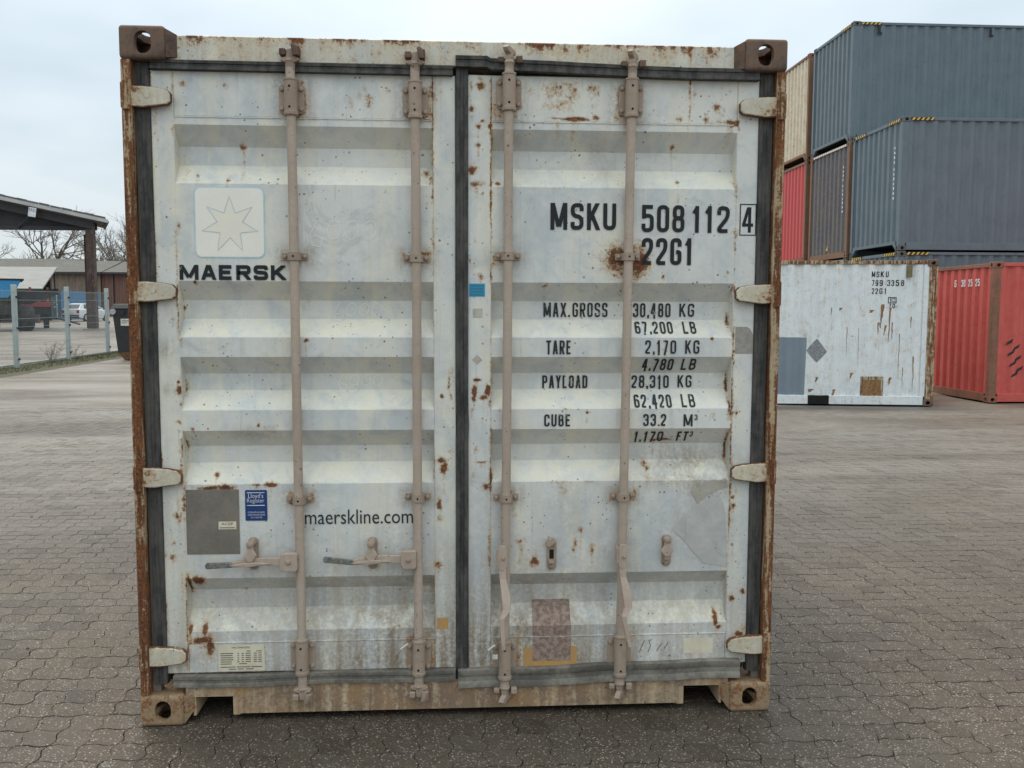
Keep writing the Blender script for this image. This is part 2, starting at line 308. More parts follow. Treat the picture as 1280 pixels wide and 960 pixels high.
# ------------------------------------------------------------------ mesh helpers
class MB:
    """collects geometry for one mesh"""
    def __init__(self): self.v = []; self.f = []; self.s = None
    def add(self, vs, fs):
        o = len(self.v); self.v += [tuple(p) for p in vs]; self.f += [tuple(i + o for i in f) for f in fs]; return self
    def box(self, x0, x1, y0, y1, z0, z1):
        return self.add([(x0, y0, z0), (x1, y0, z0), (x1, y1, z0), (x0, y1, z0), (x0, y0, z1), (x1, y0, z1), (x1, y1, z1), (x0, y1, z1)],
                        [(0, 3, 2, 1), (4, 5, 6, 7), (0, 1, 5, 4), (1, 2, 6, 5), (2, 3, 7, 6), (3, 0, 4, 7)])
    def prism(self, pts, y0, y1):
        """polygon in x,z (counter-clockwise seen from -y) extruded y0..y1"""
        n = len(pts)
        vs = [(x, y0, z) for x, z in pts] + [(x, y1, z) for x, z in pts]
        fs = [tuple(range(n)), tuple(range(2 * n - 1, n - 1, -1))]
        fs += [(i, i + n, (i + 1) % n + n, (i + 1) % n) for i in range(n)]
        return self.add(vs, fs)
    def tube(self, path, rad, n=12, cap=True):
        P = [Vector(p) for p in path]; k = len(P)
        rads = rad if isinstance(rad, (list, tuple)) else [rad] * k
        T = [(P[min(i + 1, k - 1)] - P[max(i - 1, 0)]).normalized() for i in range(k)]
        u = T[0].cross(Vector((0.31, 0.95, 0.11)));
        if u.length < 0.1: u = T[0].cross(Vector((1, 0, 0)))
        u.normalize(); vs = []
        for i in range(k):
            u = (u - T[i] * u.dot(T[i])).normalized(); w = T[i].cross(u)
            for j in range(n):
                a = 2 * math.pi * j / n
                vs.append(P[i] + (u * math.cos(a) + w * math.sin(a)) * rads[i])
        fs = [(i * n + j, i * n + (j + 1) % n, (i + 1) * n + (j + 1) % n, (i + 1) * n + j) for i in range(k - 1) for j in range(n)]
        if cap: fs += [tuple(range(n - 1, -1, -1)), tuple(range((k - 1) * n, k * n))]
        return self.add(vs, fs)
    def slab(self, x0, x1, y0, y1, z0, z1, res=0.01, ch=0.003):
        """box whose front (-y) face is a fine grid with a small chamfer, for stain attributes"""
        nx = max(2, int(round((x1 - x0) / res))); nz = max(2, int(round((z1 - z0) / res)))
        if ch:
            xs = [x0] + list(np.linspace(x0 + ch, x1 - ch, nx)) + [x1]; zs = [z0] + list(np.linspace(z0 + ch, z1 - ch, nz)) + [z1]
        else:
            xs = list(np.linspace(x0, x1, nx)); zs = list(np.linspace(z0, z1, nz))
        a, b = len(xs), len(zs)
        vs = [(x, y0 + (ch if (ch and (i in (0, a - 1) or j in (0, b - 1))) else 0), z) for j, z in enumerate(zs) for i, x in enumerate(xs)]
        fs = [(j * a + i, j * a + i + 1, (j + 1) * a + i + 1, (j + 1) * a + i) for j in range(b - 1) for i in range(a - 1)]
        self.add(vs, fs)
        yf = y0 + ch
        q = [(x0, yf, z0), (x1, yf, z0), (x1, yf, z1), (x0, yf, z1), (x0, y1, z0), (x1, y1, z0), (x1, y1, z1), (x0, y1, z1)]
        return self.add(q, [(0, 4, 5, 1), (1, 5, 6, 2), (2, 6, 7, 3), (3, 7, 4, 0), (4, 7, 6, 5)])
    def mesh(self, name):
        m = bpy.data.meshes.new(name); m.from_pydata(self.v, [], self.f); m.update(); return m
    def build(self, name, mat, parent=None, smooth=False, bevel=0.0, stain=False, loc=None, seg=2):
        m = self.mesh(name)
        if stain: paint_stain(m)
        return link(name, m, mat, parent, smooth, bevel, loc, seg)

def link(name, m, mat, parent=None, smooth=False, bevel=0.0, loc=None, seg=2):
    o = bpy.data.objects.new(name, m); COL.objects.link(o)
    if mat is not None and not m.materials: m.materials.append(MAT[mat] if isinstance(mat, str) else mat)
    if smooth:
        for p in m.polygons: p.use_smooth = True
        m.set_sharp_from_angle(angle=R(40))
    if parent is not None: o.parent = parent
    if loc is not None: o.location = loc
    if bevel:
        b = o.modifiers.new('bevel', 'BEVEL'); b.width = bevel; b.segments = seg; b.limit_method = 'ANGLE'; b.angle_limit = R(35)
    return o
def empty(name, loc=(0, 0, 0), rz=0.0):
    o = bpy.data.objects.new(name, None); COL.objects.link(o); o.location = loc; o.rotation_euler = (0, 0, rz); o.empty_display_size = 0.3; return o
def tag(o, label=None, cat=None, group=None, kind=None):
    if label: o['label'] = label
    if cat: o['category'] = cat
    if group: o['group'] = group
    if kind: o['kind'] = kind
    return o

# stains of the door end: rust, fading, caught dust; also light painted onto ledges
def stain_light_field(P):
    P = np.asarray(P, float); x, z = P[:, 0], P[:, 2]
    ctr = [np.zeros(len(P)) for _ in range(3)]
    wob = (fbm(P, 60, 3) - 0.5) * 0.012; wob2 = (fbm(P, 45, 8) - 0.5) * 0.012
    for ch, spots in enumerate((RUST_SPOTS, DIRT_SPOTS, CREAM_SPOTS)):
        for (sx, sz, rx, rz, s) in spots:
            m = (np.abs(x - sx) < rx * 3 + 0.01) & (np.abs(z - sz) < rz * 3 + 0.01)
            if not m.any(): continue
            d = ((x[m] + wob[m] - sx) / rx) ** 2 + ((z[m] + wob2[m] - sz) / rz) ** 2
            ctr[ch][m] = np.maximum(ctr[ch][m], s * np.exp(-0.55 * d))
            if ch == 0 and rx > 0.006 and s > 0.5:            # run mark below a rust spot
                ln = 0.04 + 0.10 * ((sx * 37.7 + sz * 91.3) % 1.0)
                m2 = (np.abs(x - sx) < rx * 1.6) & (z < sz) & (z > sz - ln * 1.6)
                if m2.any():
                    dx = (x[m2] + wob[m2] * 0.4 - sx) / (rx * 0.55)
                    ctr[0][m2] = np.maximum(ctr[0][m2], 0.46 * np.exp(-dx * dx) * np.clip(1 - (sz - z[m2]) / (ln * 1.6), 0, 1))
    n = fbm(P, (7, 7, 3), 21); n2 = fbm(P, (22, 22, 9), 5)
    low = np.clip((0.78 - z) / 0.6, 0, 1)
    mid = np.exp(-((x + 0.02) / 0.55) ** 2)
    ctr[1] = np.maximum(ctr[1], low * (0.8 + 0.9 * n) * (0.40 + 0.60 * mid))
    ctr[1] = np.maximum(ctr[1], np.clip(1.0 - z / 1.1, 0, 1) * 0.45 * mid * n)
    # header: rust creeping from the top edge
    top = np.clip((z - 2.515) / 0.06, 0, 1) * (z > 2.46)
    ctr[0] = np.maximum(ctr[0], top ** 1.5 * np.clip((n2 - 0.38) * 3.2, 0, 1) * 0.75)
    hd = (z > 2.46)
    ctr[2] = np.maximum(ctr[2], hd * np.clip((fbm(P, (9, 9, 1.0), 40) - 0.45) * 4, 0, 1) * 0.7)
    ctr[2] = np.maximum(ctr[2], np.clip((fbm(P, (14, 14, 0.9), 77) - 0.54) * 5, 0, 0.5))
    # upward ledges painted paler: their sky light put into the colour, plus chalky dust
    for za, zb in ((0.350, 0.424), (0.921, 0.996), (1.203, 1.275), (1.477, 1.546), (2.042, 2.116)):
        ledge_light = np.clip((z - za + 0.004) / 0.008, 0, 1) * np.clip((zb - z + 0.004) / 0.008, 0, 1) * (P[:, 1] > 0.047)
        ctr[2] = np.maximum(ctr[2], ledge_light * (0.35 + 0.75 * fbm(P, (5, 5, 5), 61)))
    # rust weeping from the bolted bearings and guides
    for xr in (-0.616, -0.167, 0.172, 0.627):
        for zc_, hw, hh_ in ((2.35, 0.050, 0.06), (1.775, 0.050, 0.018), (0.865, 0.050, 0.018), (0.25, 0.050, 0.062)):
            near = np.maximum(np.abs(x - xr) - hw, 0) ** 2 + np.maximum(np.abs(z - zc_) - hh_, 0) ** 2
            ctr[0] = np.maximum(ctr[0], 0.5 * np.exp(-near / 0.0001) * np.clip((n2 - 0.35) * 4, 0, 1))
            run = np.exp(-(np.maximum(np.abs(x - xr) - 0.03, 0) / 0.010) ** 2) * np.clip(1 - (zc_ - hh_ - z) / 0.16, 0, 1) * (z < zc_ - hh_)
            ctr[0] = np.maximum(ctr[0], 0.34 * run * np.clip((fbm(P, (40, 40, 2), 52) - 0.42) * 5, 0, 1))
            ctr[1] = np.maximum(ctr[1], 0.55 * np.exp(-near / 0.0009))
    # rust weeping along the stile edges
    for xe in (-1.050, -1.125, 1.050, 0.111, -0.106):
        e = np.exp(-((x + wob * 0.8 - xe) / 0.006) ** 2) * np.clip((fbm(P, (3, 3, 5), 12) - 0.42) * 5, 0, 1)
        ctr[0] = np.maximum(ctr[0], e * 0.62 * (z < 2.44) * (z > 0.2))
        ctr[2] = np.maximum(ctr[2], np.exp(-((x - xe) / 0.03) ** 2) * np.clip((fbm(P, (4, 4, 2), 15) - 0.42) * 4, 0, 0.8))
    return np.stack(ctr, -1)
def paint_stain(m, extra=None):
    n = len(m.vertices); co = np.empty(n * 3, np.float32); m.vertices.foreach_get('co', co); co = co.reshape(-1, 3)
    st = stain_light_field(co)
    if extra is not None: st[:, 0] = np.maximum(st[:, 0], extra)
    a = m.attributes.new('stain', 'FLOAT_COLOR', 'POINT')
    a.data.foreach_set('color', np.concatenate([st, np.ones((n, 1))], 1).astype(np.float32).ravel())

# ------------------------------------------------------------------ ground
def sm(t): t = min(1.0, max(0.0, t)); return t * t * (3 - 2 * t)
def g(x, y):
    s = sm((-x - 1) / 6.0); up = 0.0105 * min(max(0.0, y - 8), 112) * s
    dip = -0.085 * sm((x - 3.0) / 3.5) * sm((y - 7.5) / 3.5) * (1 - sm((y - 13.2) / 2.0))
    return up + dip

def yard_tone(t, wp):
    """colour, grain and damp shared by the laid pavers and the yard beyond"""
    mp = t.n.new('ShaderNodeMapping'); mp.inputs['Rotation'].default_value = (0, 0, R(24)); mp.inputs['Scale'].default_value = (0.22, 0.75, 1.0)
    t.l.new(wp, mp.inputs[0])
    trk = t.noise(1.0, 7.0, 0.66, vec=mp.outputs[0], dist=0.5)
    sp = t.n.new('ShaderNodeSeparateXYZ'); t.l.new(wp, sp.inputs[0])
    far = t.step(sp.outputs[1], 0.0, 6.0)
    big = t.noise(0.45, 6.0, 0.62, vec=wp); med = t.noise(4.0, 7.0, 0.72, vec=wp); grit = t.noise(26.0, 5.0, 0.8, vec=wp); fine = t.noise(150.0, 3.0, 0.75, vec=wp)
    col = t.mix(t.step(big, 0.35, 0.66), (0.080, 0.056, 0.036), (0.122, 0.093, 0.064))
    col = t.mix(t.math('MULTIPLY', t.step(med, 0.46, 0.72), 0.45), col, (0.050, 0.037, 0.026))
    far_light = t.math('MULTIPLY', far, t.step(trk, 0.24, 0.70))  # ground painted paler with distance for its brighter far light, broken by tracks
    col = t.mix(t.math('MULTIPLY', far_light, 0.85), col, t.mix(t.step(sp.outputs[0], -2.0, 3.0), (0.40, 0.365, 0.32), (0.30, 0.275, 0.24)))
    col = t.mix(t.math('MULTIPLY', t.step(grit, 0.53, 0.66), 0.45), col, (0.22, 0.20, 0.172))
    col = t.mix(t.math('MULTIPLY', t.step(grit, 0.46, 0.32), 0.6), col, (0.022, 0.018, 0.014))
    col = t.mix(t.math('MULTIPLY', t.step(fine, 0.45, 0.60), 0.72), col, (0.022, 0.017, 0.0125))
    vor = t.n.new('ShaderNodeTexVoronoi'); vor.inputs['Scale'].default_value = 150.0; t.l.new(wp, vor.inputs['Vector'])
    sc = t.n.new('ShaderNodeSeparateColor'); t.l.new(vor.outputs['Color'], sc.inputs[0])
    rad = t.math('MULTIPLY', sc.outputs[2], 0.5)
    chip = t.math('MULTIPLY', t.step(t.math('SUBTRACT', vor.outputs['Distance'], rad), 0.06, -0.02), t.step(sc.outputs[0], 0.45, 0.49))
    col = t.mix(t.math('MULTIPLY', chip, 0.9), col, t.mix(sc.outputs[1], (0.12, 0.105, 0.085), (0.50, 0.475, 0.43)))
    damp = t.step(t.noise(0.9, 6.0, 0.6, vec=wp), 0.36, 0.66)
    rg = t.math('ADD', 0.42, t.math('ADD', t.math('MULTIPLY', damp, 0.16), t.math('MULTIPLY', grit, 0.14)))
    hgt = t.math('ADD', t.math('ADD', t.math('MULTIPLY', fine, 0.6), t.math('MULTIPLY', grit, 1.2)), chip)
    return col, rg, hgt, sp, med
def ground_mats():
    t = NT('paver_concrete')
    cg = t.n.new('ShaderNodeNewGeometry'); wp = cg.outputs['Position']
    tone, a2, a3 = t.attr('tone')
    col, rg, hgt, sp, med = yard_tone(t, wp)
    rnd = t.math('FRACT', t.math('MULTIPLY', t.math('ADD', tone, t.oi.outputs['Random']), 7.13))
    col = t.mix(t.math('MULTIPLY', rnd, 0.28), col, (0.10, 0.089, 0.074))
    col = t.mix(t.math('MULTIPLY', t.step(rnd, 0.25, 0.0), 0.4), col, (0.04, 0.032, 0.026))
    MAT['paver'] = t.done(col, rg, t.bump(hgt, 0.0022, 0.8), spec=0.3)
    t = NT('joint_sand')
    cg = t.n.new('ShaderNodeNewGeometry'); wp = cg.outputs['Position']
    n = t.noise(2.2, 5.0, 0.7, vec=wp); f = t.noise(90.0, 3.0, 0.7, vec=wp)
    col = t.mix(t.step(n, 0.45, 0.62), (0.018, 0.0155, 0.012), (0.052, 0.046, 0.034))
    col = t.mix(t.math('MULTIPLY', t.step(f, 0.5, 0.7), 0.5), col, (0.11, 0.10, 0.08))
    MAT['joint'] = t.done(col, 0.9, t.bump(f, 0.003, 0.8))
    t = NT('yard_surface')
    cg = t.n.new('ShaderNodeNewGeometry'); wp = cg.outputs['Position']
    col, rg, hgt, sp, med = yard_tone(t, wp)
    # long brown damp stain in front of the far containers
    dx = t.math('DIVIDE', t.math('SUBTRACT', sp.outputs[0], 9.6), 2.6); dy = t.math('DIVIDE', t.math('SUBTRACT', sp.outputs[1], 10.2), 0.5)
    dd = t.math('ADD', t.math('MULTIPLY', dx, dx), t.math('MULTIPLY', dy, dy))
    stn = t.math('MULTIPLY', t.step(t.math('ADD', dd, t.math('MULTIPLY', med, 1.6)), 2.3, 0.7), 0.7)
    col = t.mix(stn, col, (0.065, 0.04, 0.032))
    MAT['yard'] = t.done(col, rg, t.bump(hgt, 0.003, 0.8), spec=0.3)
ground_mats()

gm = MB()
xs = [-700, -300, -150, -80] + [-50 + 2.0 * i for i in range(22)] + [-6 + 1.0 * i for i in range(23)] + [18, 25, 40, 80, 200, 700]
ys = [-60, -20, -8, -3, 0, 2, 4, 6] + [7.5 + 0.75 * i for i in range(14)] + [18.5 + 4 * i for i in range(27)] + [140, 200, 400, 900]
gm.v = [(x, y, g(x, y) - 0.014) for y in ys for x in xs]
a = len(xs)
gm.f = [(j * a + i, j * a + i + 1, (j + 1) * a + i + 1, (j + 1) * a + i) for j in range(len(ys) - 1) for i in range(a - 1)]
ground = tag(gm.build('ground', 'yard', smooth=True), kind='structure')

# interlocking pavers: wavy blocks in straight rows
PX, PY = 0.1215, 0.119
def paver_outline(jx=0.0):
    ax, ay, gp, N = 0.0095, 0.0075, 0.0007, 8
    pts = []
    for k in range(N): t = k / N; pts.append((-PX / 2 + PX * t, -PY / 2 + ay * math.sin(2 * math.pi * t)))
    for k in range(N): t = k / N; pts.append((PX / 2 + ax * math.sin(2 * math.pi * t), -PY / 2 + PY * t))
    for k in range(N): t = 1 - k / N; pts.append((-PX / 2 + PX * t, PY / 2 + ay * math.sin(2 * math.pi * t)))
    for k in range(N): t = 1 - k / N; pts.append((-PX / 2 + ax * math.sin(2 * math.pi * t), -PY / 2 + PY * t))
    return [(x * (1 - 2 * gp / PX), y * (1 - 5.0 * gp / PY)) for x, y in pts]
PO = paver_outline(); PN = len(PO)
def paver_geo():
    top = [(x * 0.985, y * 0.983, 0.0) for x, y in PO]
    ring = [(x, y, -0.003) for x, y in PO]
    base = [(x, y, -0.011) for x, y in PO]
    fs = [tuple(range(PN))]
    for o in (0, PN):
        fs += [(o + i, o + PN + i, o + PN + (i + 1) % PN, o + (i + 1) % PN) for i in range(PN)]
    return np.array(top + ring + base), fs
PV, PF = paver_geo()
rng = random.Random(5)
cells = []
for j in range(-7, 95):
    for i in range(-88, 90):
        x = i * PX + 0.02; y = j * PY + 0.05
        if abs(x) < 1.02 and y > 0.75 and y < 6.0: continue
        if y > 11.0: continue
        if abs(x) > 2.1 + 0.75 * (y + 3.3) * 0.92: continue
        cells.append((x, y))
def px_area(c):
    d = math.hypot(c[0], c[1] + 3.3); return 1.0 / d ** 3
def in_frame(c):       # ground the picture shows: nearer rows start about 0.45 m before the doors
    return c[1] > -0.52 and abs(c[0] - 0.13) < 0.605 * (c[1] + 3.3) + 0.05
order = sorted([c for c in cells if in_frame(c)], key=px_area, reverse=True)
single = set(order[:300])
pave = MB()
bed_x, bed_y0, bed_y1 = 10.8, -0.95, 11.1
bm_ = MB()
nx, ny = 44, 26
bm_.v = [(-bed_x + 2 * bed_x * i / nx, bed_y0 + (bed_y1 - bed_y0) * j / ny, 0) for j in range(ny + 1) for i in range(nx + 1)]
bm_.v = [(x, y, g(x, y) - 0.0062) for x, y, z in bm_.v if True]
bm_.f = [(j * (nx + 1) + i, j * (nx + 1) + i + 1, (j + 1) * (nx + 1) + i + 1, (j + 1) * (nx + 1) + i) for j in range(ny) for i in range(nx)]
# keep the bed only below the laid pavers
bm_.f = [f for f in bm_.f if all(abs(bm_.v[k][0]) < 2.1 + 0.69 * (bm_.v[k][1] + 3.3) + 0.5 for k in f)]
pavement = tag(bm_.build('pavement', 'joint'), kind='structure')
pm = MB()
pm.v = [tuple(p) for p in PV]; pm.f = PF
pm_mesh = pm.mesh('paver'); pm_mesh.materials.append(MAT['paver'])
rest_v, rest_f, rest_t = [], [], []
for c in cells:
    rx, ry, rz = rng.gauss(0, 0.007), rng.gauss(0, 0.007), rng.gauss(0, 0.012)
    dz = g(*c) + rng.gauss(0, 0.0005); jx, jy = rng.gauss(0, 0.001), rng.gauss(0, 0.0012)
    if c in single:
        o = bpy.data.objects.new('paver', pm_mesh); COL.objects.link(o); o.parent = pavement
        o.location = (c[0] + jx, c[1] + jy, dz); o.rotation_euler = (rx, ry, rz)
    else:
        M3 = np.array(Matrix.Rotation(rz, 3, 'Z') @ Matrix.Rotation(rx, 3, 'X') @ Matrix.Rotation(ry, 3, 'Y'))
        o = len(rest_v) * len(PV)
        rest_v.append(PV @ M3.T + np.array([c[0] + jx, c[1] + jy, dz])); rest_t.append(rng.random())
        rest_f += [tuple(k + o for k in f) for f in PF]
rm = bpy.data.meshes.new('laid_pavers'); rm.from_pydata(np.concatenate(rest_v).tolist(), [], rest_f); rm.update()
at = rm.attributes.new('tone', 'FLOAT_COLOR', 'POINT')
tt = np.repeat(np.array(rest_t, np.float32), len(PV)); at.data.foreach_set('color', np.stack([tt, tt, tt, np.ones_like(tt)], 1).ravel())
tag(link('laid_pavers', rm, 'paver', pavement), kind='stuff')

# loose grit and small stones lying about
rg0 = random.Random(77); gv = MB()
for k in range(420):
    d = 3.0 + 9 * rg0.random(); a_ = rg0.uniform(-0.62, 0.72); x = d * math.sin(a_); y = -3.3 + d * math.cos(a_)
    if abs(x) < 1.3 and y > -0.1: continue
    r_ = 0.002 + 0.006 * rg0.random() ** 3 + (0.012 * rg0.random() if rg0.random() < 0.03 else 0); z = g(x, y) + r_ * 0.3
    gv.add([(x + r_ * math.cos(q * 1.57 + a_), y + r_ * math.sin(q * 1.57 + a_) * 0.8, z + rg0.uniform(-0.2, 0.2) * r_) for q in range(4)] + [(x, y, z + r_ * 0.8), (x, y, z - r_ * 0.6)],
           [(0, 1, 4), (1, 2, 4), (2, 3, 4), (3, 0, 4), (1, 0, 5), (2, 1, 5), (3, 2, 5), (0, 3, 5)])
tag(gv.build('loose_grit', plain('grit', (0.11, 0.095, 0.075), (0.24, 0.225, 0.20), 30.0, 0.85)), 'loose grit and small stones scattered over the pavers', 'grit', kind='stuff')

# ------------------------------------------------------------------ corner castings (boolean-cut once, then mirrored)
def stadium(w, h, n=8):
    r = min(w, h) / 2; pts = []
    if h >= w:
        c = h / 2 - r
        pts += [(r * math.cos(a), c + r * math.sin(a)) for a in np.linspace(0, math.pi, n)]
        pts += [(r * math.cos(a), -c + r * math.sin(a)) for a in np.linspace(math.pi, 2 * math.pi, n)]
    else:
        c = w / 2 - r
        pts += [(c + r * math.cos(a), r * math.sin(a)) for a in np.linspace(-math.pi / 2, math.pi / 2, n)]
        pts += [(-c + r * math.cos(a), r * math.sin(a)) for a in np.linspace(math.pi / 2, 3 * math.pi / 2, n)]
    return pts
CW, CD, CH = 0.162, 0.178, 0.118
def make_casting():
    """outer faces look -x (side), -y (end), +z (top)"""
    hx, hy, hz = CW / 2, CD / 2, CH / 2
    o = MB().box(-hx, hx, -hy, hy, -hz, hz).build('tmp', None, bevel=0.013, seg=3)
    cut = []
    cut.append(MB().box(-hx + 0.024, hx - 0.018, -hy + 0.026, hy - 0.018, -hz + 0.012, hz - 0.026).build('tmp', None))
    cut.append(MB().prism([(x + 0.004, z - 0.001) for x, z in stadium(0.060, 0.080)], -hy - 0.02, -hy + 0.05).build('tmp', None))
    side = MB().prism(stadium(0.078, 0.066), -hx - 0.02, -hx + 0.05)
    side.v = [(y, x, z) for x, y, z in side.v]; side.f = [tuple(reversed(f)) for f in side.f]
    cut.append(side.build('tmp', None))
    topc = MB().prism(stadium(0.064, 0.122), -0.06, 0.02)
    topc.v = [(x, z, hz - y - 0.02) for x, y, z in topc.v]
    cut.append(topc.build('tmp', None))
    for c in cut:
        b = o.modifiers.new('cut', 'BOOLEAN'); b.operation = 'DIFFERENCE'; b.object = c; b.solver = 'EXACT'
    dg = bpy.context.evaluated_depsgraph_get(); dg.update()
    m = bpy.data.meshes.new_from_object(o.evaluated_get(dg)); m.materials.clear()
    V = [tuple(v.co) for v in m.vertices]; F = [tuple(p.vertices) for p in m.polygons]
    for q in [o] + cut: bpy.data.objects.remove(q)
    bpy.data.meshes.remove(m)
    return V, F
CAST_V, CAST_F = make_casting()
_cast_cache = {}
def casting_mesh(sx, sy, sz, mat):
    """sx=-1: outer side looks -x; sy=-1: outer end looks -y; sz=1: top casting"""
    k = (sx, sy, sz, mat)
    if k not in _cast_cache:
        fx, fy, fz = -sx, -sy, sz
        b = MB(); b.v = [(x * fx, y * fy, z * fz) for x, y, z in CAST_V]
        b.f = CAST_F if fx * fy * fz > 0 else [tuple(reversed(f)) for f in CAST_F]
        m = b.mesh('corner_casting'); m.materials.append(MAT[mat]); _cast_cache[k] = m
    return _cast_cache[k]

# ------------------------------------------------------------------ lettering: a condensed stencil alphabet drawn as strokes
GL = {
 '0': [([(0, 0), (1, 0), (1, 1), (0, 1)], 1)], '1': [([(0.02, 0.76), (0.5, 0.96)], 3), ([(0.6, 1.2), (0.6, -0.2)], 3)],
 '2': [([(0, 0.70), (0, 1), (1, 1), (1, 0.60), (0.02, 0.12), (0.02, 0), (1, 0)], 0)],
 '3': [([(0, 0.74), (0, 1), (1, 1), (1, 0.53), (0.35, 0.53)], 0), ([(0.35, 0.52), (1, 0.52), (1, 0), (0, 0), (0, 0.26)], 0)],
 '4': [([(0.74, -0.2), (0.74, 1.2)], 3), ([(0.66, 1.15), (0.06, 0.27)], 3), ([(-0.1, 0.27), (1.15, 0.27)], 3)],
 '5': [([(1.1, 1), (0.05, 1), (0.05, 0.5)], 3), ([(0.05, 0.62), (1, 0.62), (1, 0), (0, 0), (0, 0.28)], 0)],
 '6': [([(0.95, 0.83), (0.95, 1), (0, 1), (0, 0), (1, 0), (1, 0.58), (0.0, 0.58)], 0)],
 '7': [([(-0.1, 1), (1.0, 1)], 3), ([(0.95, 1.0), (0.25, -0.2)], 3)],
 '8': [([(0.04, 0.53), (0.96, 0.53), (0.96, 1), (0.04, 1)], 1), ([(0, 0), (1, 0), (1, 0.52), (0, 0.52)], 1)],
 '9': [([(0.05, 0.17), (0.05, 0), (1, 0), (1, 1), (0, 1), (0, 0.43), (1.0, 0.43)], 0)],
 'A': [([(-0.05, -0.2), (0.46, 1.15)], 3), ([(1.05, -0.2), (0.54, 1.15)], 3), ([(0.2, 0.27), (0.8, 0.27)], 3)], 'B': [([(0, 0), (0, 1), (0.92, 1), (0.92, 0.53), (0.05, 0.53)], 0), ([(0.05, 0.52), (1, 0.52), (1, 0), (0.0, 0)], 0)],
 'C': [([(1, 0.70), (1, 1), (0, 1), (0, 0), (1, 0), (1, 0.30)], 0)], 'D': [([(0, 0), (1, 0), (1, 1), (0, 1)], 2)],
 'E': [([(1, 1), (0, 1), (0, 0), (1, 0)], 3), ([(0, 0.52), (0.88, 0.52)], 3)], 'F': [([(1.1, 1), (0, 1), (0, -0.2)], 3), ([(0, 0.52), (0.85, 0.52)], 3)],
 'G': [([(1, 0.72), (1, 1), (0, 1), (0, 0), (1, 0), (1, 0.48), (0.52, 0.48)], 0)], 'I': [([(0.5, -0.2), (0.5, 1.2)], 3)],
 'K': [([(0, -0.2), (0, 1.2)], 3), ([(1.1, 1.2), (0.05, 0.36)], 3), ([(0.36, 0.56), (1.15, -0.2)], 3)], 'L': [([(0, 1.2), (0, 0), (1.1, 0)], 3)],
 'M': [([(0, -0.2), (0, 1.2)], 3), ([(1, -0.2), (1, 1.2)], 3), ([(0.0, 1.15), (0.47, 0.05)], 3), ([(1.0, 1.15), (0.53, 0.05)], 3)], 'O': [([(0, 0), (1, 0), (1, 1), (0, 1)], 1)],
 'P': [([(0, -0.2), (0, 1), (1, 1), (1, 0.46), (0.0, 0.46)], 0)], 'R': [([(0, -0.2), (0, 1), (1, 1), (1, 0.48), (0.0, 0.48)], 0), ([(0.5, 0.48), (1.1, -0.2)], 3)],
 'S': [([(1, 0.74), (1, 1), (0, 1), (0, 0.54), (1, 0.48), (1, 0), (0, 0), (0, 0.26)], 0)], 'T': [([(0, 1), (1, 1)], 3), ([(0.5, 1), (0.5, -0.2)], 3)],
 'U': [([(0, 1.25), (0, 0), (1, 0), (1, 1.25)], 0)], 'X': [([(-0.1, -0.15), (1.1, 1.15)], 3), ([(-0.1, 1.15), (1.1, -0.15)], 3)], 'Y': [([(-0.1, 1.2), (0.5, 0.42)], 3), ([(1.1, 1.2), (0.5, 0.42)], 3), ([(0.5, 0.5), (0.5, -0.2)], 3)],
 '.': [([(0.5, -0.1), (0.5, 0.10)], 3)], ',': [([(0.55, 0.12), (0.5, -0.02), (0.3, -0.16)], 3)], ' ': [],
}
GW = {'M': 1.3, '1': 0.75, '.': 0.22, ',': 0.30, ' ': 0.85, 'I': 0.25, 'L': 0.92, 'T': 0.95, '4': 1.08}
def rounded(pts, rad, closed, skip=()):
    n = len(pts); out = []
    P = [Vector(p) for p in pts]
    for i in range(n):
        if not closed and i in (0, n - 1): out.append(P[i]); continue
        a, b, c = P[i - 1], P[i], P[(i + 1) % n]
        u, w = (a - b), (c - b)
        r = min(rad, u.length * 0.49, w.length * 0.49)
        if i in skip or r < 1e-5 or u.normalized().dot(w.normalized()) < -0.93: out.append(b); continue
        s, e = b + u.normalized() * r, b + w.normalized() * r
        for k in range(6):
            t = k / 5.0; out.append(s * (1 - t) ** 2 + b * 2 * t * (1 - t) + e * t * t)
    return out
def ribbon(P, t, closed):
    """2-D stroke of width t as quads -> verts, faces"""
    P = [p for i, p in enumerate(P) if i == 0 or (p - P[i - 1]).length > 1e-5]
    if closed and (P[0] - P[-1]).length < 1e-5: P = P[:-1]
    n = len(P); L, Rr = [], []
    for i in range(n):
        a = P[i - 1] if (i > 0 or closed) else None; c = P[(i + 1) % n] if (i < n - 1 or closed) else None
        d1 = (P[i] - a) if a is not None else None; d2 = (c - P[i]) if c is not None else None
        if d1 is not None and d1.length < 1e-9: d1 = None
        if d2 is not None and d2.length < 1e-9: d2 = None
        if d1 is None and d2 is None: d1 = Vector((1, 0))
        d1 = (d1 or d2).normalized(); d2 = (d2 or d1).normalized()
        nn = Vector((-(d1.y + d2.y), d1.x + d2.x))
        if nn.length < 1e-4: nn = Vector((-d1.y, d1.x))
        nn.normalize(); k = max(0.42, nn.dot(Vector((-d1.y, d1.x))))
        L.append(P[i] + nn * t / 2 / k); Rr.append(P[i] - nn * t / 2 / k)
    vs = [tuple(p) for p in L] + [tuple(p) for p in Rr]
    m = n if closed else n - 1
    return vs, [(i, n + i, n + (i + 1) % n, (i + 1) % n) for i in range(m)]
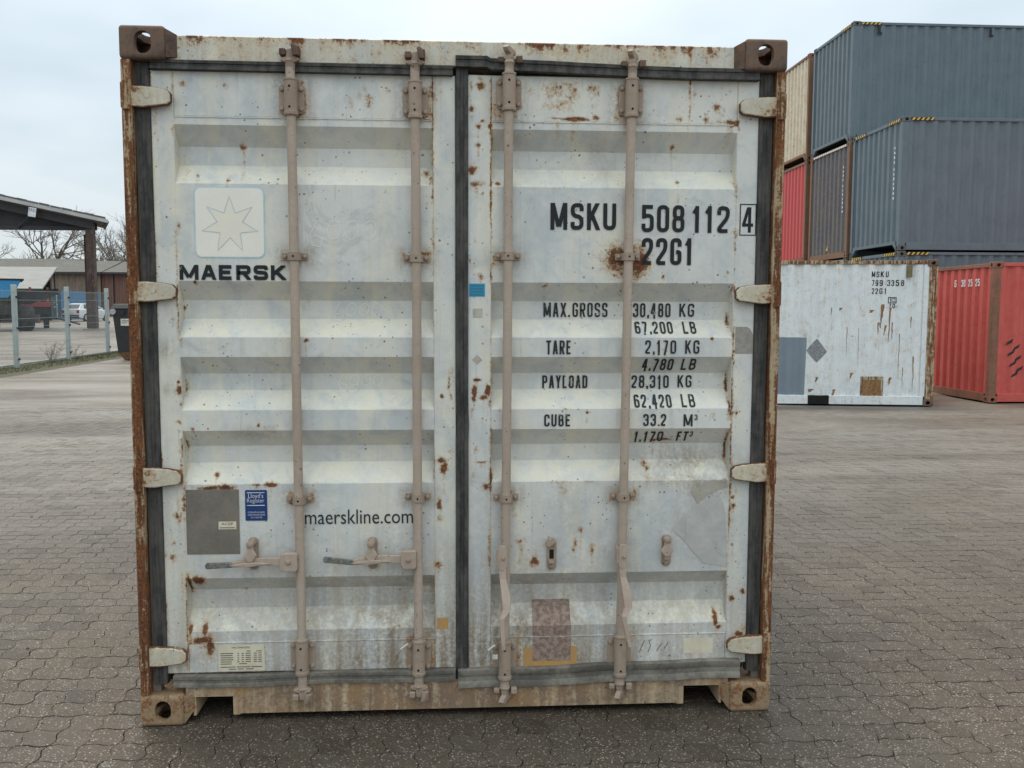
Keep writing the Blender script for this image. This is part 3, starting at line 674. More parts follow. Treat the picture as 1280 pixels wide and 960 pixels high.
def stroke_text(s, x0, x1, z0, z1, t, rad=0.5, gap=0.26):
    """flat strokes filling the box x0..x1, z0..z1; returns (x, layer, z) verts"""
    gws = [GW.get(c, 1.0) for c in s]; tot = sum(gws) + gap * (len(s) - 1) + 0.0
    H = z1 - z0
    k = (x1 - x0) / tot; vs, fs = [], []; cx = x0; layer = 0
    for c, w in zip(s, gws):
        gw = w * k
        for pts, mode in GL[c]:
            iw = max(gw - t, 0.001)
            P = [(cx + t / 2 + u * iw, z0 + t / 2 + v_ * (H - t)) for u, v_ in pts]
            if c == 'T' and pts[0][0] == 0: P = [(cx, P[0][1]), (cx + gw, P[1][1])]
            closed = mode in (1, 2)
            r = 0.0 if mode == 3 else min(iw * rad, H * 0.3)
            skip = (0, 3) if mode == 2 else ((1,) if c in 'BPR' and pts[0][0] == 0 and pts[0][1] <= 0 else ())
            V2, F2 = ribbon(rounded(P, r, closed, skip), t, closed)
            o = len(vs); vs += [(x, layer, z) for x, z in V2]; fs += [tuple(i + o for i in f) for f in F2]; layer += 1
        cx += gw + gap * k
    return vs, fs
def font_text(s, x0, x1, z0, z1):
    """built-in typeface stretched into a box"""
    cu = bpy.data.curves.new('t', 'FONT'); cu.body = s; cu.size = 1.0; cu.resolution_u = 3
    o = bpy.data.objects.new('t', cu); COL.objects.link(o)
    dg = bpy.context.evaluated_depsgraph_get(); dg.update()
    m = bpy.data.meshes.new_from_object(o.evaluated_get(dg))
    V = [(v.co.x, v.co.y) for v in m.vertices]; F = [tuple(p.vertices) for p in m.polygons]
    bpy.data.objects.remove(o); bpy.data.curves.remove(cu); bpy.data.meshes.remove(m)
    xs_ = [p[0] for p in V]; zs_ = [p[1] for p in V]
    ax, bx, az, bz = min(xs_), max(xs_), min(zs_), max(zs_)
    return [(x0 + (x - ax) / (bx - ax) * (x1 - x0), 0, z0 + (z - az) / (bz - az) * (z1 - z0)) for x, z in V], F

# ------------------------------------------------------------------ the door end of the big container
YF, YR = 0.045, 0.102                         # outer and recessed plane of the door sheet
PROF = [(0.2, 0), (0.350, 0), (0.424, 1), (0.499, 1), (0.559, 0), (0.921, 0), (0.996, 1), (1.060, 1), (1.126, 0), (1.203, 0), (1.275, 1), (1.338, 1), (1.404, 0),
        (1.477, 0), (1.546, 1), (1.616, 1), (1.686, 0), (2.042, 0), (2.116, 1), (2.184, 1), (2.254, 0), (2.45, 0)]
BREAKS = [p[0] for p in PROF[1:-1]]
def prof(z):
    for (za, a), (zb, b) in zip(PROF, PROF[1:]):
        if za <= z <= zb: return YF + (YR - YF) * (a + (b - a) * (z - za) / (zb - za))
    return YF
def surf(x, z):
    if abs(x) > 1.047 or -0.106 < x < 0.114: return YF - 0.001
    if z > 2.285 or z < 0.305: return YF
    return prof(z)
def clip_cap(bm, z0, z1):
    for z, up in ((z0, False), (z1, True)):
        bmesh.ops.bisect_plane(bm, geom=bm.verts[:] + bm.edges[:] + bm.faces[:], dist=1e-7, plane_co=(0, 0, z), plane_no=(0, 0, 1), clear_outer=up, clear_inner=not up)
def drape(V, F, off, name, mat, parent, layer=0.00012, clip=None):
    """lay flat artwork onto the folded door sheet"""
    bm = bmesh.new()
    vv = [bm.verts.new(p) for p in V]
    for f in F:
        try: bm.faces.new([vv[i] for i in f])
        except ValueError: pass
    if clip: clip_cap(bm, *clip)
    zs_ = [p[2] for p in V]
    for zb in BREAKS:
        if min(zs_) < zb < max(zs_):
            bmesh.ops.bisect_plane(bm, geom=bm.verts[:] + bm.edges[:] + bm.faces[:], dist=1e-6, plane_co=(0, 0, zb), plane_no=(0, 0, 1))
    for q in bm.verts: q.co.y = surf(q.co.x, q.co.z) - off - q.co.y * layer
    bm.normal_update()
    for f in bm.faces:
        if f.normal.y > 0: f.normal_flip()
    m = bpy.data.meshes.new(name); bm.to_mesh(m); bm.free()
    return link(name, m, mat, parent)
def patch(pts, name, mat, parent, off=0.0007):
    return drape([(x, 0, z) for x, z in pts], [tuple(range(len(pts)))], off, name, mat, parent)
def torn(pts, amp=0.0022, n=5, seed=4):
    rr_ = random.Random(seed); out = []
    for i, (x, z) in enumerate(pts):
        x2, z2 = pts[(i + 1) % len(pts)]
        out += [(min(x + (x2 - x) * k / n + rr_.gauss(0, amp) * (k > 0), 1.042), z + (z2 - z) * k / n + rr_.gauss(0, amp) * (k > 0)) for k in range(n)]
    return out
def rrect(x0, x1, z0, z1, r, n=6):
    pts = []
    for cx, cz, a0 in ((x1 - r, z1 - r, 0), (x0 + r, z1 - r, 90), (x0 + r, z0 + r, 180), (x1 - r, z0 + r, 270)):
        pts += [(cx + r * math.cos(R(a0 + 90 * k / n)), cz + r * math.sin(R(a0 + 90 * k / n))) for k in range(n + 1)]
    return pts

box = empty('shipping_container')
tag(box, 'weathered pale grey shipping container with closed rusty-edged double doors, standing alone on the pavers', 'container')
L20 = 6.058
for sx in (-1, 1):
    for y, sy in ((CD / 2, -1), (L20 - CD / 2, 1)):
        for z, sz in ((2.591 - CH / 2, 1), (CH / 2, -1)):
            mt = 'casting' if sz > 0 else 'casting_low'
            o = link('corner_casting', casting_mesh(sx, sy, sz, mt), None, box); o.location = (sx * (1.219 - CW / 2), y, z)
# header beam
hd = MB().slab(-1.0575, 1.0575, 0.030, 0.14, 2.476, 2.566, 0.006)
header = hd.build('header_beam', 'header', box, stain=True)
# sloped gussets between header / sill and the castings
for sx in (-1, 1):
    gq = MB(); q = [(sx * 1.0565, 0.008, 2.482), (sx * 1.0565, 0.008, 2.582), (sx * 1.0565, 0.05, 2.582), (sx * 1.0565, 0.05, 2.482), (sx * 1.022, 0.029, 2.486), (sx * 1.022, 0.029, 2.566), (sx * 1.022, 0.05, 2.566), (sx * 1.022, 0.05, 2.486)]
    gq.add(q, [(0, 1, 2, 3), (4, 5, 6, 7), (0, 1, 5, 4), (1, 2, 6, 5), (2, 3, 7, 6), (3, 0, 4, 7)]); gq.build('gusset', 'casting', box)
    gq = MB(); q = [(sx * 1.0565, 0.006, 0.006), (sx * 1.0565, 0.006, 0.112), (sx * 1.0565, 0.1, 0.112), (sx * 1.0565, 0.1, 0.006), (sx * 1.024, 0.034, 0.05), (sx * 1.024, 0.034, 0.106), (sx * 1.024, 0.1, 0.106), (sx * 1.024, 0.1, 0.05)]
    gq.add(q, [(0, 1, 2, 3), (4, 5, 6, 7), (0, 1, 5, 4), (1, 2, 6, 5), (2, 3, 7, 6), (3, 0, 4, 7)]); gq.build('gusset', 'casting_low', box)
# door sill with forklift pockets
sl = MB()
sl.slab(-1.0565, 1.0565, 0.032, 0.15, 0.099, 0.146, 0.01, 0)
sl.slab(-0.862, 0.859, 0.032, 0.15, 0.030, 0.099, 0.01, 0)
sill = sl.build('door_sill', 'sill', box, stain=True)
for x0, x1 in ((-0.88, -0.855), (-1.03, -1.02), (0.852, 0.878), (1.022, 1.031)):
    MB().box(x0, x1, 0.036, 0.6, 0.024, 0.099).build('pocket_side', 'sill', box)
for x0, x1 in ((-1.02, -0.88), (0.878, 1.022)):
    MB().box(x0, x1, 0.5, 0.52, 0.03, 0.12).build('pocket_back', 'hole', box)
# posts, walls, roof, floor
for sx in (-1, 1):
    lo, hi = sorted((sx * 1.2175, sx * 1.184))
    nz = 150; zs_ = np.linspace(0.118, 2.473, nz); pm_ = MB()
    ring = []
    for k, z in enumerate(zs_):
        w = 0.0016 * math.sin(z * 9 + sx) + 0.001 * math.sin(z * 31); 
        ring.append([(lo + (w if sx > 0 else 0), 0.012, z), (lo + (w if sx > 0 else 0) + 0.004, 0.008, z), (hi + (w if sx < 0 else 0) - 0.004, 0.008, z), (hi + (w if sx < 0 else 0), 0.012, z), (hi, 0.09, z), (lo, 0.09, z)])
    for r_ in ring: pm_.v += r_
    pm_.f = [(k * 6 + i, k * 6 + (i + 1) % 6, (k + 1) * 6 + (i + 1) % 6, (k + 1) * 6 + i) for k in range(nz - 1) for i in range(6)] + [tuple(range(5, -1, -1)), tuple(range((nz - 1) * 6, nz * 6))]
    pm_.build('corner_post', 'post', box)
    a, b = sorted((sx * 1.1838, sx * 1.155))
    MB().box(a, b, 0.052, 0.09, 0.119, 2.472).build('post_channel', 'post_in', box)
def corrugated(length, z0, z1, pitch=0.278, depth=0.036, n_out=0.072, slope=0.068):
    """sheet in local x along the wall; outer plane y=0, inner y=depth"""
    xs_, d = [0.0], [0.0]; x = 0.0
    while x < length:
        for w, dd in ((n_out, 0), (slope, 1), (pitch - n_out - 2 * slope, 1), (slope, 0)):
            x += w; xs_.append(min(x, length)); d.append(dd)
            if x >= length: break
    n = len(xs_)
    vs = [(xx, dd * depth, z0) for xx, dd in zip(xs_, d)] + [(xx, dd * depth, z1) for xx, dd in zip(xs_, d)]
    return vs, [(i, i + 1, n + i + 1, n + i) for i in range(n - 1)]
for sx in (-1, 1):
    vs, fs = corrugated(L20 - 0.36, 0.16, 2.51)
    m_ = MB().add([(sx * (1.205 - y), 0.18 + x, z) for x, y, z in vs], fs); m_.build('side_wall', 'side_paint', box)
    a, b = sorted((sx * 1.21, sx * 1.15))
    MB().box(a, b, 0.178, L20 - 0.178, 2.51, 2.572).build('top_rail', 'post_in', box)
    MB().box(a, b, 0.178, L20 - 0.178, 0.02, 0.16).build('bottom_rail', 'post_in', box)
vs, fs = corrugated(2.3, 0.12, 2.5, 0.25, 0.045)
MB().add([(x - 1.15, L20 - 0.03 - y, z) for x, y, z in vs], fs).build('end_wall', 'side_paint', box)
MB().box(-1.15, 1.15, 0.14, L20 - 0.1, 2.545, 2.556).build('roof', 'side_paint', box)
MB().box(-1.15, 1.15, 0.15, L20 - 0.1, 0.122, 0.15).build('floor', 'hole', box)
for x in (-1, 1):
    MB().box(min(x * 1.05, x * 1.14), max(x * 1.05, x * 1.14), L20 - 0.12, L20 - 0.02, 0.118, 2.473).build('corner_post', 'post', box)

def make_door(x0, x1, s0, s1, zt, zb):
    """sheet between the stiles s0..s1; the sheet itself is the parent of everything fixed to the door"""
    res = 0.0055
    nx = int((s1 - s0 + 0.02) / res); xs_ = np.linspace(s0 - 0.004, s1 + 0.004, nx)
    zz = sorted(set(np.round(np.arange(0.306, 2.282, res), 5)) | set(BREAKS))
    zz = [z for i, z in enumerate(zz) if z in BREAKS or all(abs(z - b) > 0.0015 for b in BREAKS)]
    sh = MB()
    yy = [prof(z) for z in zz]
    for z, y in zip(zz, yy):
        for x in xs_: sh.v.append((x, y + 0.0012, z))
    n = len(xs_)
    sh.f = [(j * n + i, j * n + i + 1, (j + 1) * n + i + 1, (j + 1) * n + i) for j in range(len(zz) - 1) for i in range(n - 1)]
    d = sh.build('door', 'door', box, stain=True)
    MB().slab(x0, s0, YF - 0.001, 0.125, zb, zt, 0.0055).build('stile', 'door', d, stain=True)
    MB().slab(s1, x1, YF - 0.001, 0.125, zb, zt, 0.0055).build('stile', 'door', d, stain=True)
    MB().slab(s0 + 0.0005, s1 - 0.0005, YF, 0.10, 2.283, zt, 0.006).build('top_panel', 'door', d, stain=True)
    MB().slab(s0 + 0.0005, s1 - 0.0005, YF, 0.10, zb, 0.304, 0.006).build('bottom_panel', 'door', d, stain=True)
    for z in (2.2815, 0.3055):           # weld beads
        MB().tube([(s0 + (s1 - s0) * k / 60, YF + 0.001 + 0.0005 * math.sin(k * 2.1), z + 0.0008 * math.sin(k * 1.7 + x0)) for k in range(61)], 0.0030, 6).build('weld_bead', 'door', d, stain=True)
    return d
door_l = make_door(-1.127, -0.021, -1.046, -0.105, 2.445, 0.188)
door_r = make_door(0.024, 1.129, 0.113, 1.046, 2.450, 0.184)
door_l['label'] = 'left door leaf with pale star emblem and scratched grey paint'
door_r['label'] = 'right door leaf with serial number and weight table'

# rubber seals
def gasket(pts, w, name, mat, parent, y0=0.036, y1=0.06, vertical=False, seed=0):
    """ribbed strip along x (or z), gently wavy"""
    m = MB(); n = len(pts)
    sec = [(-0.5, 0.008), (-0.47, 0.0), (-0.2, 0.001), (-0.14, 0.005), (0.12, 0.005), (0.18, 0.001), (0.47, 0.0), (0.5, 0.008)]
    k = len(sec) + 2
    for (x, z) in pts:
        for s, d in sec:
            jit = 0.0012 * math.sin(x * 31 + z * 23 + seed)
            m.v.append((x + s * w, y0 + d + jit, z) if vertical else (x, y0 + d + jit, z + s * w))
        for s in (0.5, -0.5): m.v.append((x + s * w, y1, z) if vertical else (x, y1, z + s * w))
    m.f = [(j * k + i, j * k + (i + 1) % k, (j + 1) * k + (i + 1) % k, (j + 1) * k + i) for j in range(n - 1) for i in range(k)]
    m.f += [tuple(range(k)), tuple(range((n - 1) * k + k - 1, (n - 1) * k - 1, -1))]
    if not vertical: m.f = [tuple(reversed(f)) for f in m.f]
    return m.build(name, mat, parent, smooth=True)
zs_ = np.linspace(0.15, 2.47, 90)
gasket([(-1.1495 + 0.0012 * math.sin(z * 5), z) for z in zs_], 0.047, 'door_seal', 'rubber', box, 0.036, 0.075, True)
gasket([(1.1515 + 0.0012 * math.sin(z * 4 + 1), z) for z in zs_], 0.047, 'door_seal', 'rubber', box, 0.036, 0.075, True)
gasket([(x, 2.462 - 0.004 * math.sin((x + 1.1) * 1.4)) for x in np.linspace(-1.12, -0.03, 60)], 0.034, 'door_seal', 'rubber', box, 0.022, 0.06)
gasket([(x, 2.484 - 0.020 * sm((x + 0.0) / 0.9) + (0.008 if x < 0.10 else 0)) for x in np.linspace(-0.02, 1.12, 80)], 0.042, 'door_seal', 'rubber', box, 0.0155, 0.056)
gasket([(0.0025 + 0.0015 * math.sin(z * 3.2) + (0.004 * math.exp(-((z - 1.15) / 0.05) ** 2)) - 0.004 * (z < 0.9) * sm((0.9 - z) / 0.4), z) for z in np.linspace(0.11, 2.50, 120)], 0.046, 'door_seal', 'rubber', box, 0.034, 0.07, True)
gasket([(x, 0.163 + 0.003 * math.sin(x * 9) + 0.004 * sm((x + 0.8) / 0.7)) for x in np.linspace(-1.10, -0.025, 80)], 0.044, 'door_seal', 'rubber_dusty', box, 0.020, 0.05)
gasket([(x, 0.150 + 0.016 * sm((x - 0.02) / 0.95) + 0.0025 * math.sin(x * 14)) for x in np.linspace(-0.015, 1.10, 90)], 0.074, 'door_seal', 'rubber_dusty', box, 0.018, 0.05)

# hinges
def hinge(sx, z, tilt, parent):
    zc = z
    def P(u, w): return (sx * (1.206 - u), zc + w + tilt * u)
    out = [P(0.0, -0.039), P(0.06, -0.040), P(0.115, -0.032), P(0.148, -0.027), P(0.160, -0.016), P(0.161, 0.012), P(0.148, 0.026), P(0.11, 0.033), P(0.055, 0.036), P(0.0, 0.036)]
    inn = [(x + (sx * (1.206 - 0.085) - x) * 0.07, zz + (zc - zz) * 0.13) for x, zz in out]
    m = MB(); n = len(out)
    m.v = [(x, 0.034, zz) for x, zz in out] + [(x, 0.0165, zz) for x, zz in out] + [(x, 0.012, zz) for x, zz in inn]
    m.f = [(i, (i + 1) % n, n + (i + 1) % n, n + i) for i in range(n)] + [(n + i, n + (i + 1) % n, 2 * n + (i + 1) % n, 2 * n + i) for i in range(n)] + [tuple(range(2 * n, 3 * n))]
    if sx > 0: m.f = [tuple(reversed(f)) for f in m.f]
    me = m.mesh('hinge')
    a = me.attributes.new('stain', 'FLOAT_COLOR', 'POINT')
    st = [0.8] * n + [0.74] * n + [0.16] * n
    for q in (0, n - 1): st[q] = st[n + q] = 0.9; st[2 * n + q] = 0.62
    if z < 0.5: st = [0.7] * n + [0.65] * n + [0.22] * n
    a.data.foreach_set('color', np.array([[s, 0.2, 0.5, 1] for s in st], np.float32).ravel())
    h = link('hinge', me, 'hinge', parent)
    return h
for d, sx in ((door_l, -1), (door_r, 1)):
    for i, z in enumerate((2.347, 1.648, 0.957, 0.268)):
        hinge(sx, z, -0.02, d)
        MB().tube([(sx * 1.2005, 0.013, z - 0.050), (sx * 1.2005, 0.013, z + 0.050)], 0.0155, 14).build('hinge_pin', 'post', d, smooth=True)
        MB().box(*sorted((sx * 1.2195, sx * 1.186)), 0.003, 0.02, z - 0.046, z + 0.046).build('hinge_lug', 'post', d, bevel=0.004)
        MB().tube([(sx * 1.128, 0.0105, z), (sx * 1.128, 0.0135, z)], 0.009, 12).build('hinge_boss', 'hinge', d, smooth=True)

# locking gear
def bolt(x, z, y, parent, r=0.0085):
    return MB().tube([(x, y + 0.002, z), (x, y - 0.004, z), (x, y - 0.0075, z), (x, y - 0.009, z)], [r, r, r * 0.8, r * 0.35], 10).build('bolt', 'bracket', parent, smooth=True)
def lock_rod(xt, xb, zt, zb, top_plate, mid_z, low_z, bot_plate, locked, seed):
    ry = 0.0195
    def X(z): return xb + (xt - xb) * (z - zb) / (zt - zb)
    rod = MB().tube([(X(z) + 0.0007 * math.sin(z * 4 + seed), ry, z) for z in np.linspace(zb, zt, 40)], 0.0172, 20).build('lock_rod', 'rod', box, smooth=True)
    # bearing plates with sleeve, top and bottom
    for (z0, z1), up in ((top_plate, True), (bot_plate, False)):
        xc = X((z0 + z1) / 2); w = 0.046
        pl = rrect(xc - w, xc + w, z0, z1, 0.014)
        MB().prism(pl, YF - 0.0075, YF - 0.0005).build('bearing_plate', 'bracket', rod, bevel=0.0015)
        e = 0.012
        MB().tube([(xc, ry, z0 - e), (xc, ry, z0 - e + 0.003), (xc, ry, z0 + 0.002), (xc, ry, z0 + 0.004), (xc, ry, z1 - 0.004 + e), (xc, ry, z1 - 0.002 + e), (xc, ry, z1 + e + 0.004), (xc, ry, z1 + e + 0.006)],
                  [0.0235, 0.0262, 0.0262, 0.0242, 0.0242, 0.0262, 0.0262, 0.0225], 22).build('bearing_sleeve', 'bracket', rod, smooth=True)
        for dx in (-1, 1):
            for z in (z0 + 0.016, z1 - 0.016): bolt(xc + dx * 0.0345, z, YF - 0.0075, rod)
        for z in (z0 + 0.016, z1 - 0.014):
            MB().tube([(xc - 0.001, ry - 0.0225, z), (xc - 0.001, ry - 0.0246, z)], 0.0045, 10).build('grease_hole', 'hole', rod)
    # slim guides
    for z in (mid_z, low_z):
        xc = X(z); hh = 0.0145
        m = MB(); arc = [(xc - 0.048, YF - 0.006), (xc - 0.026, YF - 0.006)] + [(xc + 0.0235 * math.cos(R(a)), ry - 0.0235 * math.sin(R(a)) + 0.001) for a in range(175, 4, -17)] + [(xc + 0.026, YF - 0.006), (xc + 0.048, YF - 0.006)]
        n = len(arc); hz = [hh * (1.0 if 1 < i < n - 2 else 0.86) for i in range(n)]
        back = [(x * 0 + (xc + (x - xc) * 0.86), y + 0.005) for x, y in arc]
        m.v = [(x, y, z - h) for (x, y), h in zip(arc, hz)] + [(x, y, z + h) for (x, y), h in zip(arc, hz)] + [(x, y, z - h) for (x, y), h in zip(back, hz)] + [(x, y, z + h) for (x, y), h in zip(back, hz)]
        m.f = [(i, i + 1, n + i + 1, n + i) for i in range(n - 1)] + [(n + i, n + i + 1, 3 * n + i + 1, 3 * n + i) for i in range(n - 1)] + [(i + 1, i, 2 * n + i, 2 * n + i + 1) for i in range(n - 1)]
        m.f += [(0, n, 3 * n, 2 * n), (n - 1, 3 * n - 1, 4 * n - 1, 2 * n - 1)]
        m.build('rod_guide', 'bracket', rod, smooth=True)
        for dx in (-1, 1): bolt(xc + dx * 0.036, z, YF - 0.006, rod, 0.0078)
        MB().tube([(xc, ry - 0.0215, z), (xc, ry - 0.0237, z)], 0.0038, 10).build('grease_hole', 'hole', rod)
        # spacer behind the guide down to the door sheet
        MB().box(xc - 0.046, xc + 0.046, YF - 0.0012, prof(z) + 0.0005 if prof(z) > YF else YF + 0.0005, z - 0.012, z + 0.012).build('guide_pad', 'bracket', rod)
    # cams and keepers
    for zc, s in ((zt, 1), (zb, -1)):
        xc = X(zc)
        MB().tube([(xc, ry, zc - s * 0.030), (xc, ry, zc - s * 0.008), (xc, ry, zc - s * 0.004), (xc, ry, zc + s * 0.006)], [0.0172, 0.0185, 0.0215, 0.018], 16).build('cam_collar', 'bracket', rod, smooth=True)
        ang = 0.0 if locked else R(62)
        cam_ = MB(); hgt = 0.040
        prof2 = [(-0.034, -0.004), (-0.030, 0.006), (-0.013, 0.010), (-0.010, 0.040), (0.012, 0.044), (0.016, 0.012), (0.030, 0.009), (0.036, -0.002), (0.020, -0.010), (-0.020, -0.010)]
        if not locked: prof2 = [(-0.014, -0.010), (-0.016, 0.012), (-0.012, 0.026), (-0.030, 0.036), (-0.040, 0.050), (-0.024, 0.060), (0.006, 0.052), (0.030, 0.046), (0.046, 0.034), (0.034, 0.028), (0.015, 0.030), (0.014, 0.010), (0.012, -0.010)]
        prof2 = [(x, s * z) for x, z in prof2]
        if s > 0: prof2 = list(reversed(prof2))
        cam_.prism(prof2, -0.013, 0.011)
        c, sn = math.cos(ang), math.sin(ang)
        cam_.v = [(xc + x * c - y * sn * 0.9, ry - 0.004 + (x * sn + y * c) * (0.9 if locked else 0.75), zc + z * 0.92) for x, y, z in cam_.v]
        co = cam_.build('cam', 'bracket', rod, bevel=0.003)
        # keeper welded on the beam
        yb = 0.032
        if locked: kps = ((-0.036, -0.013, -0.002, 0.014, 0.038), (0.019, 0.037, -0.004, 0.012, 0.046))
        else: kps = ((-0.043, -0.020, 0.006, -0.004, 0.016), (0.024, 0.048, 0.004, -0.006, 0.020))
        for kx0, kx1, ky, kz0, kz1 in kps:
            MB().box(xc + kx0, xc + kx1, ky, yb, *sorted((zc + s * kz0, zc + s * kz1))).build('keeper', 'bracket' if s < 0 else 'casting', rod, bevel=0.004)
        if locked:
            MB().tube([(xc + 0.024, -0.006, zc + s * 0.012), (xc + 0.021, -0.008, zc + s * 0.038), (xc + 0.014, -0.004, zc + s * 0.050)], [0.011, 0.0115, 0.008], 10).build('cam_lug', 'bracket' if s < 0 else 'casting', rod, smooth=True)
    return rod, X
rod1, X1 = lock_rod(-0.619, -0.612, 2.482, 0.126, (2.297, 2.400), 1.777, 0.864, (0.196, 0.308), True, 0)
rod2, X2 = lock_rod(-0.168, -0.167, 2.480, 0.126, (2.293, 2.400), 1.773, 0.868, (0.184, 0.294), True, 1)
rod3, X3 = lock_rod(0.178, 0.166, 2.492, 0.112, (2.326, 2.436), 1.783, 0.863, (0.160, 0.285), False, 2)
rod4, X4 = lock_rod(0.636, 0.618, 2.486, 0.118, (2.310, 2.424), 1.784, 0.864, (0.162, 0.298), False, 3)

def handle_closed(rod, x_tip, x_hub, x_rod, zr, x_keep, z_keep0, z_keep1, z_tip):
    # hub clevis on the rod
    MB().prism(rrect(x_hub, x_rod - 0.006, zr - 0.036, zr + 0.034, 0.010), -0.014, 0.016).build('handle_hub', 'rod', rod, bevel=0.003)
    bolt((x_hub + x_rod) / 2 - 0.004, zr, -0.014, rod, 0.009)
    # lever: flat bar, ridged grip
    lev = MB()
    bar = [(x_hub + 0.004, zr + 0.016), (x_keep + 0.05, zr + 0.017), (x_keep - 0.03, zr + 0.012), (x_keep - 0.07, zr + 0.000), (x_keep - 0.07, zr - 0.019), (x_keep - 0.01, zr - 0.017), (x_keep + 0.05, zr - 0.012), (x_hub + 0.004, zr - 0.016)]
    lev.prism(list(reversed(bar)), -0.006, 0.006)
    lever = lev.build('handle', 'rod', rod, bevel=0.003)
    grip = MB()
    q = [(x_keep - 0.068, zr + 0.0), (x_tip + 0.006, z_tip + 0.011), (x_tip, z_tip + 0.004), (x_tip, z_tip - 0.007), (x_tip + 0.006, z_tip - 0.012), (x_keep - 0.068, zr - 0.019)]
    grip.prism(q, -0.010, 0.004)
    grip.build('handle_grip', 'grip', rod, bevel=0.0035)
    # retainer plate, catch and flap
    retainer(rod, x_keep, z_keep0, z_keep1, True)
    rib = MB(); rib.prism([(x_keep - 0.075, zr - 0.010), (x_keep - 0.01, zr - 0.016), (x_keep + 0.075, zr - 0.003), (x_keep + 0.02, zr + 0.003), (x_keep - 0.02, zr + 0.001)], -0.020, -0.005)
    rib.build('handle_rib', 'rod', rod, bevel=0.003)
def retainer(rod, xk, z0, z1, closed, flap=True):
    MB().prism(rrect(xk - 0.017, xk + 0.020, z0, z1, 0.017), YF - 0.006, YF - 0.0005).build('retainer_plate', 'bracket', rod, bevel=0.0015)
    bolt(xk + 0.001, z0 + 0.016, YF - 0.006, rod, 0.009)
    yb = -0.018 if closed else 0.012
    if flap:
        zf = z1 - 0.016
        MB().tube([(xk, YF - 0.004, zf), (xk, yb + 0.006, zf), (xk, yb - 0.003, zf), (xk, yb - 0.006, zf)], [0.014, 0.014, 0.011, 0.006], 14).build('flap_pin', 'bracket', rod, smooth=True)
        fl = [(xk - 0.012, zf + 0.012), (xk - 0.012, zf - 0.020), (xk - 0.026, zf - 0.044), (xk - 0.008, zf - 0.068), (xk + 0.008, zf - 0.068), (xk + 0.025, zf - 0.040), (xk + 0.012, zf - 0.018), (xk + 0.012, zf + 0.012)]
        MB().prism(fl, yb, yb + 0.014).build('retainer_flap', 'rod', rod, bevel=0.005)
    else:
        MB().prism([(xk - 0.024, z1 - 0.022), (xk - 0.012, z1 - 0.034), (xk + 0.004, z1 - 0.022), (xk + 0.018, z1 - 0.012), (xk + 0.008, z1 + 0.006), (xk - 0.012, z1 + 0.004)], 0.014, 0.038).build('retainer_flap', 'bracket', rod, bevel=0.004)
        MB().prism(rrect(xk - 0.007, xk + 0.010, z0 + 0.045, z1 - 0.045, 0.002), YF - 0.0072, YF - 0.0062).build('retainer_slot', 'hole', rod)
    MB().prism(rrect(xk - 0.012, xk + 0.010, z0 + 0.030, z0 + 0.042, 0.004), 0.004 if closed else 0.014, YF - 0.004).build('retainer_hook', 'bracket', rod, bevel=0.002)
MAT['grip'] = plain('ridged_grip', (0.10, 0.10, 0.095), (0.25, 0.24, 0.215), 60.0, 0.7, bump=0.6, rand=False)
handle_closed(rod1, -0.961, -0.683, X1(0.633), 0.633, -0.793, 0.592, 0.718, 0.622)
handle_closed(rod2, -0.524, -0.231, X2(0.636), 0.636, -0.343, 0.588, 0.713, 0.640)
def handle_open(rod, xr, zr, xtip, ztip, seed):
    # folded clevis on the near side of the rod, lever hanging from it
    arch = [(xr - 0.016, zr - 0.040), (xr + 0.004, zr - 0.056), (xr + 0.017, zr - 0.040)] + [(xr + 0.0165 * math.cos(R(k)), zr + 0.030 + 0.018 * math.sin(R(k))) for k in range(0, 181, 20)]
    MB().prism(arch, -0.036, -0.029).build('handle_hub', 'rod', rod, bevel=0.002)
    MB().prism([(xr - 0.0225, zr - 0.030), (xr - 0.0165, zr - 0.030), (xr - 0.0165, zr + 0.036), (xr - 0.0225, zr + 0.028)], -0.035, 0.012).build('hub_cheek', 'rod', rod, bevel=0.002)
    MB().prism([(xr - 0.012, zr - 0.02), (xr + 0.012, zr - 0.02), (xr + 0.012, zr + 0.02), (xr - 0.012, zr + 0.02)], -0.0285, 0.010).build('hub_block', 'rod', rod)
    bolt(xr + 0.003, zr - 0.002, -0.036, rod, 0.006)
    lev = MB()
    path = [(xr - 0.001, -0.022, zr - 0.025), (xr + 0.001, -0.032, zr - 0.080), (xr + 0.012, -0.060, zr - 0.14), (xr + 0.014, -0.076, zr - 0.185), (xr - 0.005, -0.088, zr - 0.215), (xtip, -0.105, ztip)]
    wid = [0.015, 0.013, 0.018, 0.016, 0.010, 0.007]
    for (x, y, z), w in zip(path, wid): lev.v += [(x - w, y + 0.006, z), (x + w, y - 0.004, z), (x + w * 0.9, y - 0.011, z), (x - w * 0.9, y - 0.006, z)]
    n = len(path)
    lev.f = [(k * 4 + i, (k + 1) * 4 + i, (k + 1) * 4 + (i + 1) % 4, k * 4 + (i + 1) % 4) for k in range(n - 1) for i in range(4)] + [(0, 1, 2, 3), (4 * n - 1, 4 * n - 2, 4 * n - 3, 4 * n - 4)]
    lev.build('handle', 'rod', rod, bevel=0.002)
handle_open(rod3, X3(0.64) - 0.015, 0.645, X3(0.64) - 0.014, 0.315, 0)
handle_open(rod4, X4(0.64) - 0.007, 0.645, X4(0.64) + 0.010, 0.315, 1)
retainer(rod3, 0.347, 0.574, 0.700, False, flap=False)
retainer(rod4, 0.799, 0.583, 0.708, False)
